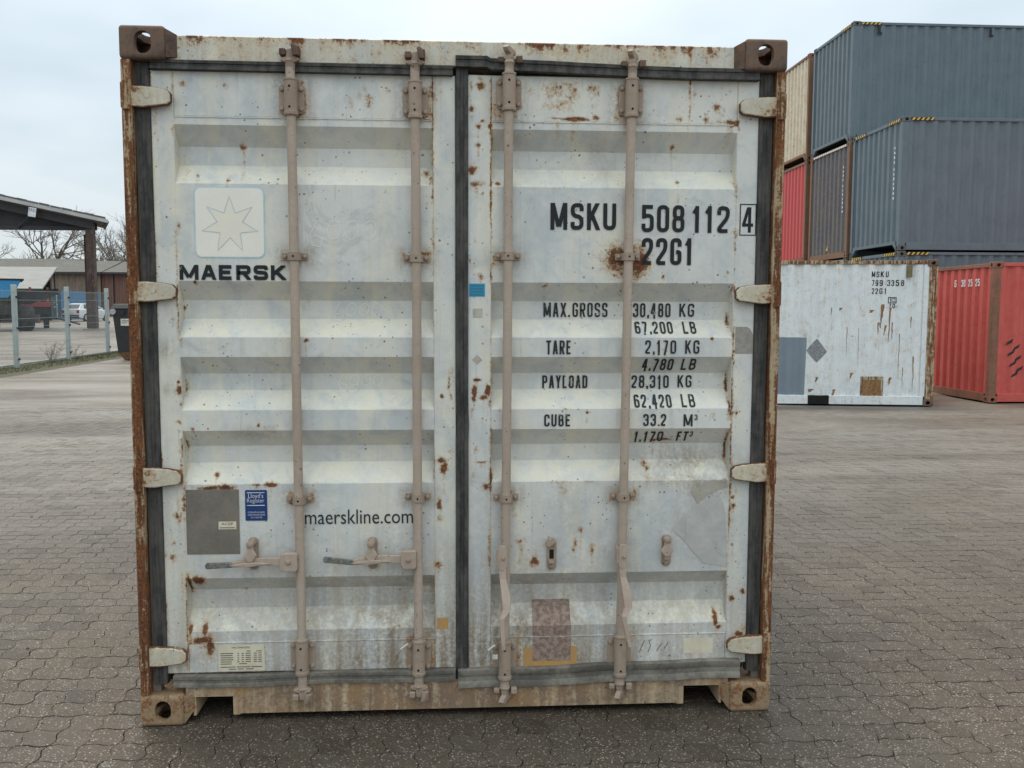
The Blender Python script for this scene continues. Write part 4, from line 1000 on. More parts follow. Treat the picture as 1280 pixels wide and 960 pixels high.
# cable seals
def seal(rod, xc, z, seed, extra=False):
    rr = 0.0275
    p = [(xc + rr * math.cos(R(a)), 0.0195 - rr * math.sin(R(a)), z + 0.030 - 0.020 * (a / 180.0)) for a in range(0, 181, 15)]
    p = list(reversed(p)); p = p + [(xc + 0.03, 0.02, z + 0.034)]
    tail = [(xc - 0.095, 0.006, z - 0.080), (xc - 0.072, 0.002, z - 0.035), (xc - 0.055, 0.000, z - 0.010), (xc - 0.034, 0.004, z + 0.008)]
    MB().tube(tail + p, 0.0012, 6).build('cable_seal', 'cable', rod, smooth=True)
    MB().tube([(xc - 0.068, -0.002, z - 0.022), (xc - 0.040, -0.004, z + 0.000)], 0.0042, 8).build('seal_tag', 'tagwhite', rod)
    if extra:
        MB().tube([(xc - 0.040, -0.008, z - 0.045), (xc - 0.062, -0.008, z - 0.028), (xc - 0.085, -0.004, z - 0.005)], 0.001, 6).build('cable_seal', 'cable', rod)
        MB().box(xc - 0.050, xc - 0.030, -0.014, -0.008, z - 0.052, z - 0.036).build('seal_tag', 'tagwhite', rod)
MAT['cable'] = plain('steel_cable', (0.20, 0.18, 0.15), rough=0.5)
MAT['tagwhite'] = plain('white_plastic_tag', (0.66, 0.64, 0.57), rough=0.5)
seal(rod2, X2(0.30), 0.306, 0); seal(rod3, X3(0.30), 0.294, 1, True)

# ------------------------------------------------------------------ lettering and stickers on the doors
def lettering(s, x0, x1, z0, z1, t, mat='ink', parent=door_r, gap=0.26, rad=0.5):
    V, F = stroke_text(s, x0, x1, z0, z1, t, rad, gap)
    return drape(V, F, 0.0011, 'lettering', mat, parent, clip=(z0 - (0.012 if ',' in s else 0), z1))
lettering('MSKU', 0.336, 0.586, 1.885, 1.985, 0.0152)
lettering('508', 0.684, 0.849, 1.879, 1.981, 0.0148)
lettering('112', 0.877, 1.024, 1.878, 1.979, 0.0148)
lettering('4', 1.070, 1.116, 1.880, 1.976, 0.0118)
V, F = ribbon([Vector(p) for p in ((1.0645, 1.8705), (1.1255, 1.8705), (1.1255, 1.9865), (1.0645, 1.9865))], 0.004, True)
drape([(x, 0, z) for x, z in V], F, 0.0011, 'lettering', 'ink', door_r)
lettering('22G1', 0.686, 0.884, 1.755, 1.857, 0.0150)
for s, x0, x1, z0, z1 in (('MAX.', 0.317, 0.418, 1.556, 1.611), ('GROSS', 0.430, 0.567, 1.556, 1.611), ('30,480', 0.667, 0.815, 1.556, 1.610), ('KG', 0.850, 0.909, 1.558, 1.609), ('67,200', 0.670, 0.818, 1.493, 1.539), ('LB', 0.858, 0.910, 1.493, 1.539),
                          ('TARE', 0.323, 0.420, 1.414, 1.467), ('2,170', 0.705, 0.826, 1.416, 1.468), ('KG', 0.861, 0.917, 1.416, 1.468), ('4,780', 0.699, 0.822, 1.349, 1.396), ('LB', 0.855, 0.912, 1.350, 1.396),
                          ('PAYLOAD', 0.314, 0.491, 1.279, 1.329), ('28,310', 0.665, 0.813, 1.279, 1.329), ('KG', 0.848, 0.904, 1.281, 1.329), ('62,420', 0.669, 0.816, 1.207, 1.255), ('LB', 0.855, 0.909, 1.208, 1.256),
                          ('CUBE', 0.317, 0.420, 1.136, 1.183), ('33.2', 0.702, 0.792, 1.136, 1.183), ('M', 0.860, 0.896, 1.134, 1.181), ('1,170', 0.672, 0.787, 1.069, 1.113), ('FT', 0.842, 0.886, 1.070, 1.112)):
    lettering(s, x0, x1, z0, z1, 0.0072, 'ink_small', gap=0.32)
lettering('3', 0.903, 0.915, 1.158, 1.180, 0.0035, 'ink_small'); lettering('3', 0.892, 0.904, 1.090, 1.112, 0.0035, 'ink_small')
lettering('MAERSK', -1.040, -0.654, 1.690, 1.745, 0.0135, parent=door_l, gap=0.20, rad=0.22)
V, F = font_text('maerskline.com', -0.597, -0.187, 0.764, 0.820)
drape(V, F, 0.0011, 'lettering', 'ink_small', door_l)
# star emblem: pale square with a faint blue rim and a seven-pointed star
MAT['emblem_rim'] = plain('faded_blue_rim', (0.40, 0.68, 0.80), (0.58, 0.75, 0.80), 18.0, 0.55, rand=False)
MAT['emblem'] = plain('cream_emblem', (0.90, 0.87, 0.76), (0.85, 0.825, 0.73), 9.0, 0.5, rand=False)
MAT['emblem_star'] = plain('cream_star', (0.88, 0.82, 0.68), (0.84, 0.79, 0.68), 9.0, 0.5, rand=False)
MAT['emblem_line'] = worn_ink('faded_blue_outline', (0.50, 0.62, 0.66), (0.84, 0.81, 0.71), 0.45)
patch(rrect(-0.980, -0.727, 1.772, 2.030, 0.024), 'emblem_border', 'emblem_rim', door_l, 0.0006)
patch(rrect(-0.9765, -0.7305, 1.7755, 2.0265, 0.022), 'emblem_field', 'emblem', door_l, 0.0010)
cx, cz = -0.853, 1.893; star = []
for k in range(14):
    a = math.pi / 2 + k * math.pi / 7; r_ = 0.104 if k % 2 == 0 else 0.047
    star.append((cx + r_ * math.cos(a), cz + r_ * math.sin(a)))
patch(star, 'emblem_star', 'emblem_star', door_l, 0.0014)
V, F = ribbon([Vector(p) for p in star], 0.0028, True)
drape([(x, 0, z) for x, z in V], F, 0.0019, 'emblem_outline', 'emblem_line', door_l)
# chalk numbers
def chalk(x0, z0, w, h):
    for k in range(4):
        cx_ = x0 + w * (k + 0.5) / 4
        if k == 0: pts = [(cx_ + w * 0.02, z0 + h), (cx_ - w * 0.09, z0 + h * 0.45), (cx_ - w * 0.06, z0 + 0.05 * h), (cx_ + w * 0.05, z0), (cx_ + w * 0.09, z0 + h * 0.3), (cx_ - w * 0.02, z0 + h * 0.42), (cx_ - w * 0.08, z0 + h * 0.3)]
        else: pts = [(cx_ + w * 0.095 * math.cos(a) + 0.02 * w * math.sin(a), z0 + h * 0.62 + h * 0.34 * math.sin(a)) for a in np.linspace(1.2, 1.2 + 2 * math.pi, 20)]
        V, F = ribbon([Vector(p) for p in pts], 0.0017, False)
        drape([(x, 0.0, z) for x, z in V], F, 0.0011, 'chalk_mark', 'chalk', door_l)
chalk(-0.570, 1.815, 0.26, 0.10); chalk(-0.490, 1.540, 0.19, 0.068); chalk(-0.478, 1.275, 0.18, 0.060)
# stickers
def sticker(name, x0, x1, z0, z1, mat, parent, r=0.002, off=0.0008): return patch(rrect(x0, x1, z0, z1, r), name, mat, parent, off)
MAT['st_blue'] = worn_ink('bright_blue_sticker', (0.03, 0.30, 0.50), (0.02, 0.08, 0.14), 0.25)
MAT['st_white'] = plain('dirty_white_sticker', (0.54, 0.51, 0.43), (0.42, 0.38, 0.31), 40.0, 0.6)
MAT['st_navy'] = plain('navy_plate', (0.012, 0.045, 0.17), (0.016, 0.05, 0.18), 20.0, 0.4)
MAT['st_taupe'] = plain('taupe_primer', (0.215, 0.19, 0.155), (0.165, 0.145, 0.12), 12.0, 0.75)
MAT['st_plate'] = plain('cream_data_plate', (0.72, 0.67, 0.50), (0.62, 0.55, 0.42), 14.0, 0.45)
MAT['st_orange'] = plain('faded_orange_sticker', (0.52, 0.29, 0.085), (0.44, 0.27, 0.12), 45.0, 0.6)
MAT['st_residue'] = plain('brown_glue_residue', (0.36, 0.265, 0.215), (0.20, 0.145, 0.115), 55.0, 0.85, lo=0.42, hi=0.58)
MAT['white_print'] = plain('white_print', (0.74, 0.76, 0.80), rough=0.5)
MAT['dark_print'] = plain('dark_print', (0.10, 0.085, 0.06), rough=0.6)
sticker('sticker', 0.029, 0.089, 1.632, 1.681, 'st_blue', door_r)
for k in range(4):
    zz = 1.672 - 0.011 * k
    V, F = ribbon([Vector((0.034 + 0.0035 * i, zz + 0.0028 * math.sin(i * 2.3 + k * 1.7))) for i in range(15)], 0.0018, False)
    drape([(x, 0, z) for x, z in V], F, 0.0014, 'handwriting', 'dark_print', door_r)
sticker('sticker', 0.043, 0.079, 1.553, 1.587, 'st_white', door_r)
patch([(0.059, 1.373), (0.080, 1.392), (0.060, 1.412), (0.039, 1.393)], 'sticker', 'st_white', door_r, 0.0008)
MAT['st_residue2'] = plain('grey_torn_sticker', (0.36, 0.34, 0.30), (0.28, 0.26, 0.225), 50.0, 0.85)
patch([(1.056, 1.416), (1.127, 1.416), (1.126, 1.490), (1.114, 1.512), (1.102, 1.520), (1.056, 1.520)], 'sticker', 'st_residue2', door_r, 0.0008)
sticker('primer_patch', -1.041, -0.843, 0.653, 0.902, 'st_taupe', door_l, 0.003, 0.0006)
sticker('sticker', -0.921, -0.855, 0.749, 0.779, 'st_plate', door_l, 0.001, 0.0012)
V, F = font_text('ACEP', -0.910, -0.866, 0.765, 0.775); drape(V, F, 0.0016, 'lettering', 'dark_print', door_l)
V, F = ribbon([Vector((-0.916, 0.755)), Vector((-0.861, 0.755))], 0.003, False); drape([(x, 0, z) for x, z in V], F, 0.0016, 'print_line', 'dark_print', door_l)
sticker('certification_plate', -0.820, -0.738, 0.781, 0.899, 'st_navy', door_l, 0.005, 0.0010)
for s, x0, x1, z0, z1 in (("Lloyd's", -0.808, -0.752, 0.863, 0.886), ('Register', -0.813, -0.748, 0.846, 0.867), ('CONTAINER', -0.811, -0.747, 0.8105, 0.8165), ('CERTIFICATION', -0.811, -0.747, 0.8005, 0.8065), ('SCHEME', -0.800, -0.757, 0.7905, 0.7965)):
    V, F = font_text(s, x0, x1, z0, z1); drape(V, F, 0.0016 + (0.0002 if s == 'Register' else 0), 'lettering', 'white_print', door_l)
for z in (0.889, 0.840):
    V, F = ribbon([Vector((-0.813, z)), Vector((-0.747, z))], 0.003, False); drape([(x, 0, zz, ) for x, zz in V], F, 0.0016, 'print_line', 'white_print', door_l)
sticker('data_plate', -0.934, -0.759, 0.194, 0.297, 'st_plate', door_l, 0.006, 0.0012)
V, F = font_text('MAX DIMENSIONS', -0.882, -0.815, 0.283, 0.290); drape(V, F, 0.0018, 'lettering', 'dark_print', door_l)
rg2 = random.Random(3)
for k in range(9):                      # rows too worn to read
    zz = 0.272 - k * 0.0083 - (0.004 if k > 6 else 0)
    spans = [(-0.926, -0.885 + 0.012 * rg2.random()), (-0.862, -0.856), (-0.846, -0.838), (-0.832, -0.812), (-0.800, -0.788), (-0.783, -0.770)]
    if k == 0: spans = [(-0.826, -0.812), (-0.790, -0.770)]
    if k == 6: spans = [(-0.926, -0.885), (-0.856, -0.826)]
    if k == 7: spans = [(-0.926, -0.870), (-0.866, -0.815), (-0.810, -0.770)]
    if k == 8: spans = [(-0.895, -0.868), (-0.862, -0.838), (-0.83, -0.802)]
    for a, b in spans:
        n = max(2, int((b - a) / 0.0035)); x = a
        V, F = ribbon([Vector((a, zz)), Vector((b, zz))], 0.0030, False); drape([(p, 0, q) for p, q in V], F, 0.0018, 'print_line', 'dark_print', door_l)
sticker('sticker', -0.097, -0.053, 0.345, 0.389, 'st_orange', door_l)
patch([(0.240, 0.176), (0.452, 0.184), (0.452, 0.262), (0.418, 0.270), (0.300, 0.262), (0.240, 0.262)], 'sticker', 'st_orange', door_r, 0.0004)
sticker('glue_residue', 0.277, 0.427, 0.208, 0.437, 'st_residue', door_r, 0.002, 0.0012)
sticker('sticker', 0.876, 0.995, 0.226, 0.288, 'st_plate', door_r)
MAT['smear'] = weathered('scuffed_grey_patch', (0.44, 0.445, 0.425), (0.58, 0.58, 0.545), rust=-0.1, dirt=0.3, rough=0.6, rand=False)
MAT['tape'] = weathered('grey_tape_residue', (0.36, 0.335, 0.275), (0.50, 0.475, 0.41), rust=-0.2, dirt=0.4, rough=0.8, rand=False)
patch(torn([(1.006, 0.874), (1.034, 0.788), (1.041, 0.579), (0.95, 0.59), (0.853, 0.701), (0.821, 0.728), (0.89, 0.803)]), 'scuffed_patch', 'smear', door_r, 0.0003)
patch(torn([(0.895, 0.879), (0.958, 0.913), (1.034, 0.928), (1.042, 0.896), (1.003, 0.884), (0.959, 0.862), (0.921, 0.828)]), 'tape_residue', 'tape', door_r, 0.0006)
MAT['ink_scratch'] = plain('dark_scratch', (0.2, 0.19, 0.175), rough=0.7)
for k, pts in enumerate([[(0.66, 0.252), (0.668, 0.262), (0.664, 0.275)], [(0.70, 0.235), (0.715, 0.27), (0.72, 0.285)], [(0.735, 0.235), (0.745, 0.262), (0.738, 0.28), (0.75, 0.285)], [(0.77, 0.24), (0.79, 0.27)], [(0.80, 0.245), (0.815, 0.275)]]):
    V, F = ribbon([Vector(p) for p in pts], 0.003, False); drape([(x, 0, z) for x, z in V], F, 0.0010, 'scratch', 'ink_scratch', door_r)

# ------------------------------------------------------------------ containers in the yard
HC, STD = 2.896, 2.591
MAT['dark_blue'] = weathered('slate_paint', (0.105, 0.142, 0.165), (0.13, 0.168, 0.19), rust=-0.40, dirt=0.12, dirtc=(0.16, 0.16, 0.15), rough=0.5, streak=0.85)
MAT['dark_cast'] = weathered('slate_casting', (0.07, 0.085, 0.095), (0.09, 0.095, 0.10), rust=-0.05, dirt=0.3, rough=0.6)
MAT['indigo'] = weathered('faded_indigo_paint', (0.085, 0.095, 0.135), (0.13, 0.13, 0.135), rust=0.16, dirt=0.75, dirtc=(0.135, 0.115, 0.10), rough=0.65, vstreak_rust=0.8)
MAT['bright_red'] = weathered('bright_red_paint', (0.60, 0.065, 0.065), (0.54, 0.08, 0.08), rust=-0.28, dirt=0.12, rough=0.5)
MAT['cream'] = weathered('rusty_cream_paint', (0.70, 0.67, 0.55), (0.64, 0.56, 0.42), rust=0.26, dirt=0.15, rough=0.6, rscale=9.0, vstreak_rust=1.1)
MAT['rust_post'] = weathered('rusted_brown_steel', (0.16, 0.085, 0.06), (0.21, 0.12, 0.085), rust=0.38, dirt=0.3, dirtc=(0.11, 0.07, 0.055), rough=0.75, vstreak_rust=0.8, halo_k=0.2)
MAT['pale_grey'] = weathered('scratched_grey_paint', (0.73, 0.79, 0.81), (0.82, 0.85, 0.85), rust=0.24, dirt=0.12, rough=0.5, rscale=7.0, streak=0.8, vstreak_rust=0.9, halo_k=0.3, chips=0.5)
MAT['grey_rust_post'] = weathered('rusting_cream_post', (0.46, 0.40, 0.28), (0.52, 0.45, 0.31), rust=0.58, halo_k=0.2, dirt=0.3, rough=0.65, rscale=8.0, vstreak_rust=2.0)
MAT['old_red'] = weathered('weathered_red_paint', (0.58, 0.082, 0.066), (0.66, 0.12, 0.098), rust=0.16, dirt=0.35, dirtc=(0.15, 0.05, 0.042), rough=0.62, rscale=8.0, vstreak_rust=0.9, halo_k=0.15, chips=0.5)
MAT['old_red_post'] = weathered('brown_red_post', (0.13, 0.065, 0.05), (0.28, 0.10, 0.075), rust=0.34, dirt=0.5, dirtc=(0.14, 0.085, 0.065), rough=0.75, vstreak_rust=1.0, halo_k=0.25)
MAT['hidden_teal'] = weathered('dull_blue_paint', (0.06, 0.13, 0.19), (0.08, 0.15, 0.2), rust=-0.1, dirt=0.3)
MAT['yard_blue'] = weathered('blue_container_paint', (0.055, 0.17, 0.33), (0.07, 0.20, 0.36), rust=-0.35, dirt=0.15, rough=0.5)
MAT['yard_blue_door'] = weathered('teal_blue_door_paint', (0.08, 0.185, 0.27), (0.10, 0.21, 0.29), rust=-0.25, dirt=0.2, rough=0.5)
MAT['yellow'] = plain('hazard_yellow', (0.68, 0.46, 0.09), rough=0.5)
MAT['black'] = plain('hazard_black', (0.02, 0.02, 0.022), rough=0.6)

def container(label, length, height, loc, rz, paint, post, cast, group=None, end_paint=None, raised_sill=False, doors=False):
    c = empty('shipping_container', loc, rz); tag(c, label, 'container', group)
    hx, hy = length / 2, 1.219
    for sx in (-1, 1):
        for sy in (-1, 1):
            for z, sz in ((height - CH / 2, 1), (CH / 2, -1)):
                # the casting's 178 mm side runs along the container
                k = ('yard', sx, sy, sz, cast)
                if k not in _cast_cache:
                    b = MB(); fx, fy = -sy, -sx
                    vv = [(x * fx, y * fy, q * sz) for x, y, q in CAST_V]
                    b.v = [(y, x, q) for x, y, q in vv]
                    b.f = [tuple(reversed(f)) for f in CAST_F] if fx * fy * sz > 0 else CAST_F
                    m = b.mesh('corner_casting'); m.materials.append(MAT[cast]); _cast_cache[k] = m
                o = link('corner_casting', _cast_cache[k], None, c); o.location = (sx * (hx - CD / 2), sy * (hy - CW / 2), z)
            x0, x1 = sorted((sx * (hx - 0.004), sx * (hx - 0.15))); y0, y1 = sorted((sy * (hy - 0.006), sy * (hy - 0.11)))
            MB().box(x0, x1, y0, y1, CH, height - CH).build('corner_post', post, c, bevel=0.008)
    for sy in (-1, 1):
        vs, fs = corrugated(length - 0.31, 0.17, height - 0.075)
        MB().add([(x - (length - 0.31) / 2, sy * (hy - 0.020 - y), z) for x, y, z in vs], fs if sy < 0 else [tuple(reversed(f)) for f in fs]).build('side_wall', paint, c)
        y0, y1 = sorted((sy * (hy - 0.006), sy * (hy - 0.066)))
        MB().box(-hx + 0.178, hx - 0.178, y0, y1, height - 0.080, height - 0.018).build('top_rail', post if post not in ('old_red_post', 'rust_post') else paint, c, bevel=0.006)
        MB().box(-hx + 0.178, hx - 0.178, y0, y1, 0.018, 0.172).build('bottom_rail', paint, c, bevel=0.006)
        for sx in (-1, 1):
            MB().box(*sorted((sx * (hx - 0.15), sx * (hx - 0.235))), *sorted((sy * (hy - 0.018), sy * (hy - 0.05))), 0.17, height - 0.078).build('post_plate', paint, c)
    for sx in (-1, 1):
        ep = end_paint or paint
        if doors and sx == doors:
            door_end(c, sx, hx, height, ep)
        else:
            zlo = 0.20 if raised_sill else 0.16
            vs, fs = corrugated(2 * hy - 0.21, zlo, height - 0.09, 0.25, 0.046, 0.10, 0.045)
            w = 2 * hy - 0.21
            MB().add([(sx * (hx - 0.025 - y), x - w / 2, z) for x, y, z in vs], fs if sx > 0 else [tuple(reversed(f)) for f in fs]).build('end_wall', ep, c)
        MB().box(*sorted((sx * (hx - 0.006), sx * (hx - 0.07))), -hy + 0.162, hy - 0.162, height - 0.092, height - 0.020).build('end_rail', ep if post in ('dark_blue',) else post, c, bevel=0.006)
        if raised_sill:
            p = [(-hy + 0.162, 0.03), (-hy + 0.30, 0.145), (hy - 0.30, 0.145), (hy - 0.162, 0.03), (hy - 0.162, 0.215), (-hy + 0.162, 0.215)]
        else:
            p = [(-hy + 0.162, 0.02), (hy - 0.162, 0.02), (hy - 0.162, 0.165), (-hy + 0.162, 0.165)]
        q = MB().prism(p, 0.0, 0.06)
        q.v = [(sx * (hx - 0.006 - y), x, z) for x, y, z in q.v]
        q.build('end_sill', ep if post in ('dark_blue',) else post, c)
    MB().box(-hx + 0.07, hx - 0.07, -hy + 0.066, hy - 0.066, height - 0.040, height - 0.026).build('roof', paint, c)
    MB().box(-hx + 0.07, hx - 0.07, -hy + 0.066, hy - 0.066, 0.150, 0.172).build('floor', 'hole', c)
    return c
def door_end(c, sx, hx, height, ep):
    for s in (-1, 1):
        x = sx * (hx - 0.06)
        y0, y1 = sorted((s * 0.012, s * 1.10))
        d = MB().box(*sorted((x, x - sx * 0.04)), y0, y1, 0.17, height - 0.10).build('door', ep, c, bevel=0.01)
        for k in (0.30, 0.78):
            yy = s * k
            MB().tube([(x + sx * 0.03, yy, 0.14), (x + sx * 0.03, yy, height - 0.08)], 0.028, 8).build('lock_rod', 'pale_grey', d)
            for z in (0.5, 1.3, 2.1): MB().box(*sorted((x, x + sx * 0.05)), yy - 0.08, yy + 0.08, z, z + 0.06).build('rod_guide', 'pale_grey', d)
        for k, z in ((0.55, 1.05), (0.52, 1.45)): MB().box(*sorted((x, x + sx * 0.012)), s * k - 0.09, s * k + 0.09, z, z + 0.14).build('plate', 'tagwhite', d)
def hazard(c, hx, hy, height, sx, sy, along_end):
    """yellow and black stripes on the top rail beside a corner"""
    n = 5; m = MB(); mk = MB()
    for k in range(n):
        a = 0.19 + k * 0.105
        if along_end:
            pts = [(-sy * 0 + 0, 0)]
            y = sy * (hy - a); y2 = sy * (hy - a - 0.055); s = sy * 0.045
            m.add([(sx * (hx + 0.002), y, height - 0.085), (sx * (hx + 0.002), y2, height - 0.085), (sx * (hx + 0.002), y2 + s, height - 0.022), (sx * (hx + 0.002), y + s, height - 0.022)], [(0, 1, 2, 3) if sx * sy > 0 else (3, 2, 1, 0)])
        else:
            x = sx * (hx - a); x2 = sx * (hx - a - 0.055); s = 0.045
            m.add([(x, sy * (hy + 0.001), height - 0.078), (x2, sy * (hy + 0.001), height - 0.078), (x2 + s, sy * (hy + 0.001), height - 0.022), (x + s, sy * (hy + 0.001), height - 0.022)], [(0, 1, 2, 3)])
    m.build('hazard_stripe', 'yellow', c)
    if along_end: MB().box(*sorted((sx * (hx - 0.010), sx * (hx + 0.0005))), *sorted((sy * (hy - 0.17), sy * (hy - 0.69))), height - 0.088, height - 0.019).build('hazard_plate', 'black', c)
    else: MB().box(*sorted((sx * (hx - 0.185), sx * (hx - 0.71))), *sorted((sy * (hy - 0.02), sy * (hy - 0.0005))), height - 0.081, height - 0.017).build('hazard_plate', 'black', c)

L40 = 12.192; XE = 9.66                    # the left ends of the stacked rows stand in one line
stacks = {}
def row(y0, level, z, length, height, label, paint, post, cast, group, **kw):
    return container(label, length, height, (XE + length / 2, y0 + 1.219, z), 0.0, paint, post, cast, group, **kw)
GA = 'containers stacked in the yard'
A1 = row(15.68, 1, 0.03, L40, HC, 'dark slate container at the bottom of the front stack, mostly hidden behind the red one', 'dark_blue', 'dark_blue', 'dark_cast', GA, raised_sill=True)
A2 = row(15.68, 2, 0.03 + HC + 0.012, L40, HC, 'dark slate container with hazard stripes, upper one of the front two-high stack', 'dark_blue', 'dark_blue', 'dark_cast', GA, raised_sill=True)
B1 = row(18.30, 1, 0.03, L40, HC, 'dull blue container at ground level behind the front slate stack', 'hidden_teal', 'hidden_teal', 'dark_cast', GA)
B2 = row(18.30, 2, 0.03 + HC + 0.012, L40, STD + 0.26, 'grimy faded indigo container under the topmost slate one', 'indigo', 'rust_post', 'rust_post', GA)
B3 = row(18.30, 3, 0.03 + 2 * HC - 0.04, L40, HC, 'topmost dark slate container, resting on the grimy indigo one', 'dark_blue', 'dark_blue', 'dark_cast', GA, raised_sill=True)
C1 = row(21.02, 1, 0.03, L40, HC, 'brown container at ground level below the bright red one', 'rust_post', 'rust_post', 'rust_post', GA)
C2 = row(21.02, 2, 0.03 + HC + 0.012, L40, HC - 0.05, 'bright red corrugated container under the rusty cream one', 'bright_red', 'rust_post', 'rust_post', GA)
C3 = row(21.02, 3, 0.03 + 2 * HC - 0.03, L40, HC, 'rusty cream container on top of the bright red one', 'cream', 'rust_post', 'rust_post', GA, raised_sill=True)
for c in (A1, A2, B3):
    hazard(c, L40 / 2, 1.219, HC, -1, -1, True); hazard(c, L40 / 2, 1.219, HC, -1, -1, False)
for c in (A1, A2):
    hazard(c, L40 / 2, 1.219, HC, -1, 1, True)
# white marks down the end of the slate containers, too far to read
for c in (A2, B2):
    rr = random.Random(7)
    for k in range(11):
        z = 2.25 - 0.105 * k - (0.05 if k > 3 else 0)
        MB().box(-L40 / 2 + 0.0215, -L40 / 2 + 0.0240, -0.865 - 0.02 * rr.random(), -0.835, z, z + 0.05 + 0.02 * rr.random()).build('stencilled_mark', 'ink_white', c)
for c, xo in ((B3, 0.62), (B3, 3.45)):
    MB().box(-L40 / 2 + xo, -L40 / 2 + xo + 0.05, -1.225, -1.205, HC - 0.28, HC - 0.085).build('lashing_bracket', 'black', c)
    MB().box(-L40 / 2 + xo, -L40 / 2 + xo + 0.09, -1.232, -1.205, HC - 0.30, HC - 0.26).build('lashing_bracket', 'black', c)
# white trim along the indigo container's end rail
for k in range(17):
    MB().box(-L40 / 2 - 0.001, -L40 / 2 + 0.02, -1.0 + k * 0.12, -1.0 + k * 0.12 + 0.075, 2.77, 2.82).build('trim_block', 'ink_white', B2)
MB().prism([(0.05, 0), (0.17, 0), (0.16, 0.14)], 0, 0.004).build('tmp', 'yellow')
tmp = bpy.data.objects['tmp']; tmp.name = 'yellow_triangle'; tmp.parent = B2; tmp.rotation_euler = (0, 0, -math.pi / 2); tmp.location = (-L40 / 2 + 0.010, 0.1, 0.25)

# pale grey container, long side towards us
ang = math.atan2(-0.36, 2.55)
dirx = Vector((math.cos(ang), math.sin(ang), 0)); nrm = Vector((-math.sin(ang), math.cos(ang), 0))
corner = Vector((8.42, 11.78, 0))
ctr = corner - dirx * (L20 / 2) + nrm * 1.219
GC = container('pale grey scratched container with rusty corner post, standing side-on before the stacks', L20, STD, (ctr.x, ctr.y, -0.084), ang, 'pale_grey', 'grey_rust_post', 'casting')
hx = L20 / 2 - 0.12        # artwork is measured from a line just inside the right end
def on_grey(V, F, name, mat, off=0.004, clip=None):
    """V: (distance from the right end, layer, height) -> follow the corrugated side"""
    pitch, depth, n_out, slope = 0.278, 0.036, 0.072, 0.068
    def dep(x):
        u = (x + (L20 - 0.31) / 2) % pitch
        if u < n_out: return 0.0
        if u < n_out + slope: return depth * (u - n_out) / slope
        if u < pitch - slope: return depth
        return depth * (pitch - u) / slope
    bm = bmesh.new(); vv = [bm.verts.new(p) for p in V]
    for f in F:
        try: bm.faces.new([vv[i] for i in f])
        except ValueError: pass
    if clip: clip_cap(bm, *clip)
    lo = min(p[0] for p in V); hi = max(p[0] for p in V); x = -(L20 - 0.31) / 2
    while x < hi:
        for b in (0, n_out, n_out + slope, pitch - slope):
            if lo < x + b < hi: bmesh.ops.bisect_plane(bm, geom=bm.verts[:] + bm.edges[:] + bm.faces[:], dist=1e-6, plane_co=(x + b, 0, 0), plane_no=(1, 0, 0))
        x += pitch
    for q in bm.verts: q.co.y = -1.219 + 0.020 + dep(q.co.x) - off - 0.0003 * q.co.y
    bm.normal_update()
    for f in bm.faces:
        if f.normal.y > 0: f.normal_flip()
    m = bpy.data.meshes.new(name); bm.to_mesh(m); bm.free(); return link(name, m, mat, GC)
def grey_text(s, d0, d1, z0, z1, t):
    V, F = stroke_text(s, hx - d0, hx - d1, z0 + 0.084, z1 + 0.084, t * 0.72, 0.4, 0.5); on_grey(V, F, 'lettering', 'ink', clip=(z0 + 0.084, z1 + 0.084))
grey_text('MSKU', 1.015, 0.725, 2.200, 2.300, 0.021); grey_text('799', 1.010, 0.815, 2.045, 2.150, 0.021); grey_text('3358', 0.745, 0.455, 2.045, 2.150, 0.021); grey_text('22G1', 1.006, 0.755, 1.905, 2.005, 0.021)
V, F = ribbon([Vector(p) for p in ((hx - 0.715, 1.83), (hx - 0.570, 1.83), (hx - 0.570, 1.925), (hx - 0.715, 1.925))], 0.014, True); on_grey([(x, 0, z) for x, z in V], F, 'lettering', 'ink')
V, F = ribbon([Vector(p) for p in ((hx - 0.670, 1.84), (hx - 0.670, 1.915))], 0.012, False); on_grey([(x, 0, z) for x, z in V], F, 'lettering', 'ink')
grey_text('C', 0.650, 0.590, 1.765, 1.825, 0.014); grey_text('70', 0.695, 0.585, 1.655, 1.730, 0.018)
MAT['grey_patch'] = plain('blue_grey_repaint', (0.20, 0.245, 0.285), (0.22, 0.265, 0.305), 3.0, 0.5)
MAT['diamond'] = plain('worn_placard', (0.16, 0.16, 0.165), (0.34, 0.36, 0.37), 30.0, 0.6)
MAT['rust_patch'] = weathered('rust_patch', (0.2, 0.1, 0.05), (0.24, 0.14, 0.07), rust=0.5, rough=0.8)
def grey_poly(pts, name, mat, off): on_grey([(hx - d, 0, z + 0.084) for d, z in pts], [tuple(range(len(pts)))], name, mat, off)
grey_poly([(3.05, 0.095), (2.125, 0.095), (2.105, 1.125), (3.05, 1.135)], 'repainted_panel', 'grey_patch', 0.002)
grey_poly([(1.922, 0.68), (1.735, 0.87), (1.922, 1.105), (2.110, 0.895)], 'worn_placard', 'diamond', 0.003)
grey_poly([(1.135, 0.09), (0.750, 0.09), (0.750, 0.435), (1.135, 0.435)], 'patch_border', 'grey_rust_post', 0.003)
grey_poly([(1.10, 0.09), (0.79, 0.09), (0.79, 0.375), (1.10, 0.375)], 'rust_patch', 'rust_patch', 0.005)
MAT['olive'] = plain('olive_bracket', (0.20, 0.17, 0.085), rough=0.7)
MB().box(hx - 0.42, hx - 0.33, -1.232, -1.19, 2.28, 2.49).build('lashing_bracket', 'olive', GC)
MB().box(hx - 2.06, hx - 1.69, -1.2155, -1.16, 0.0175, 0.1735).build('fork_pocket', 'hole', GC)
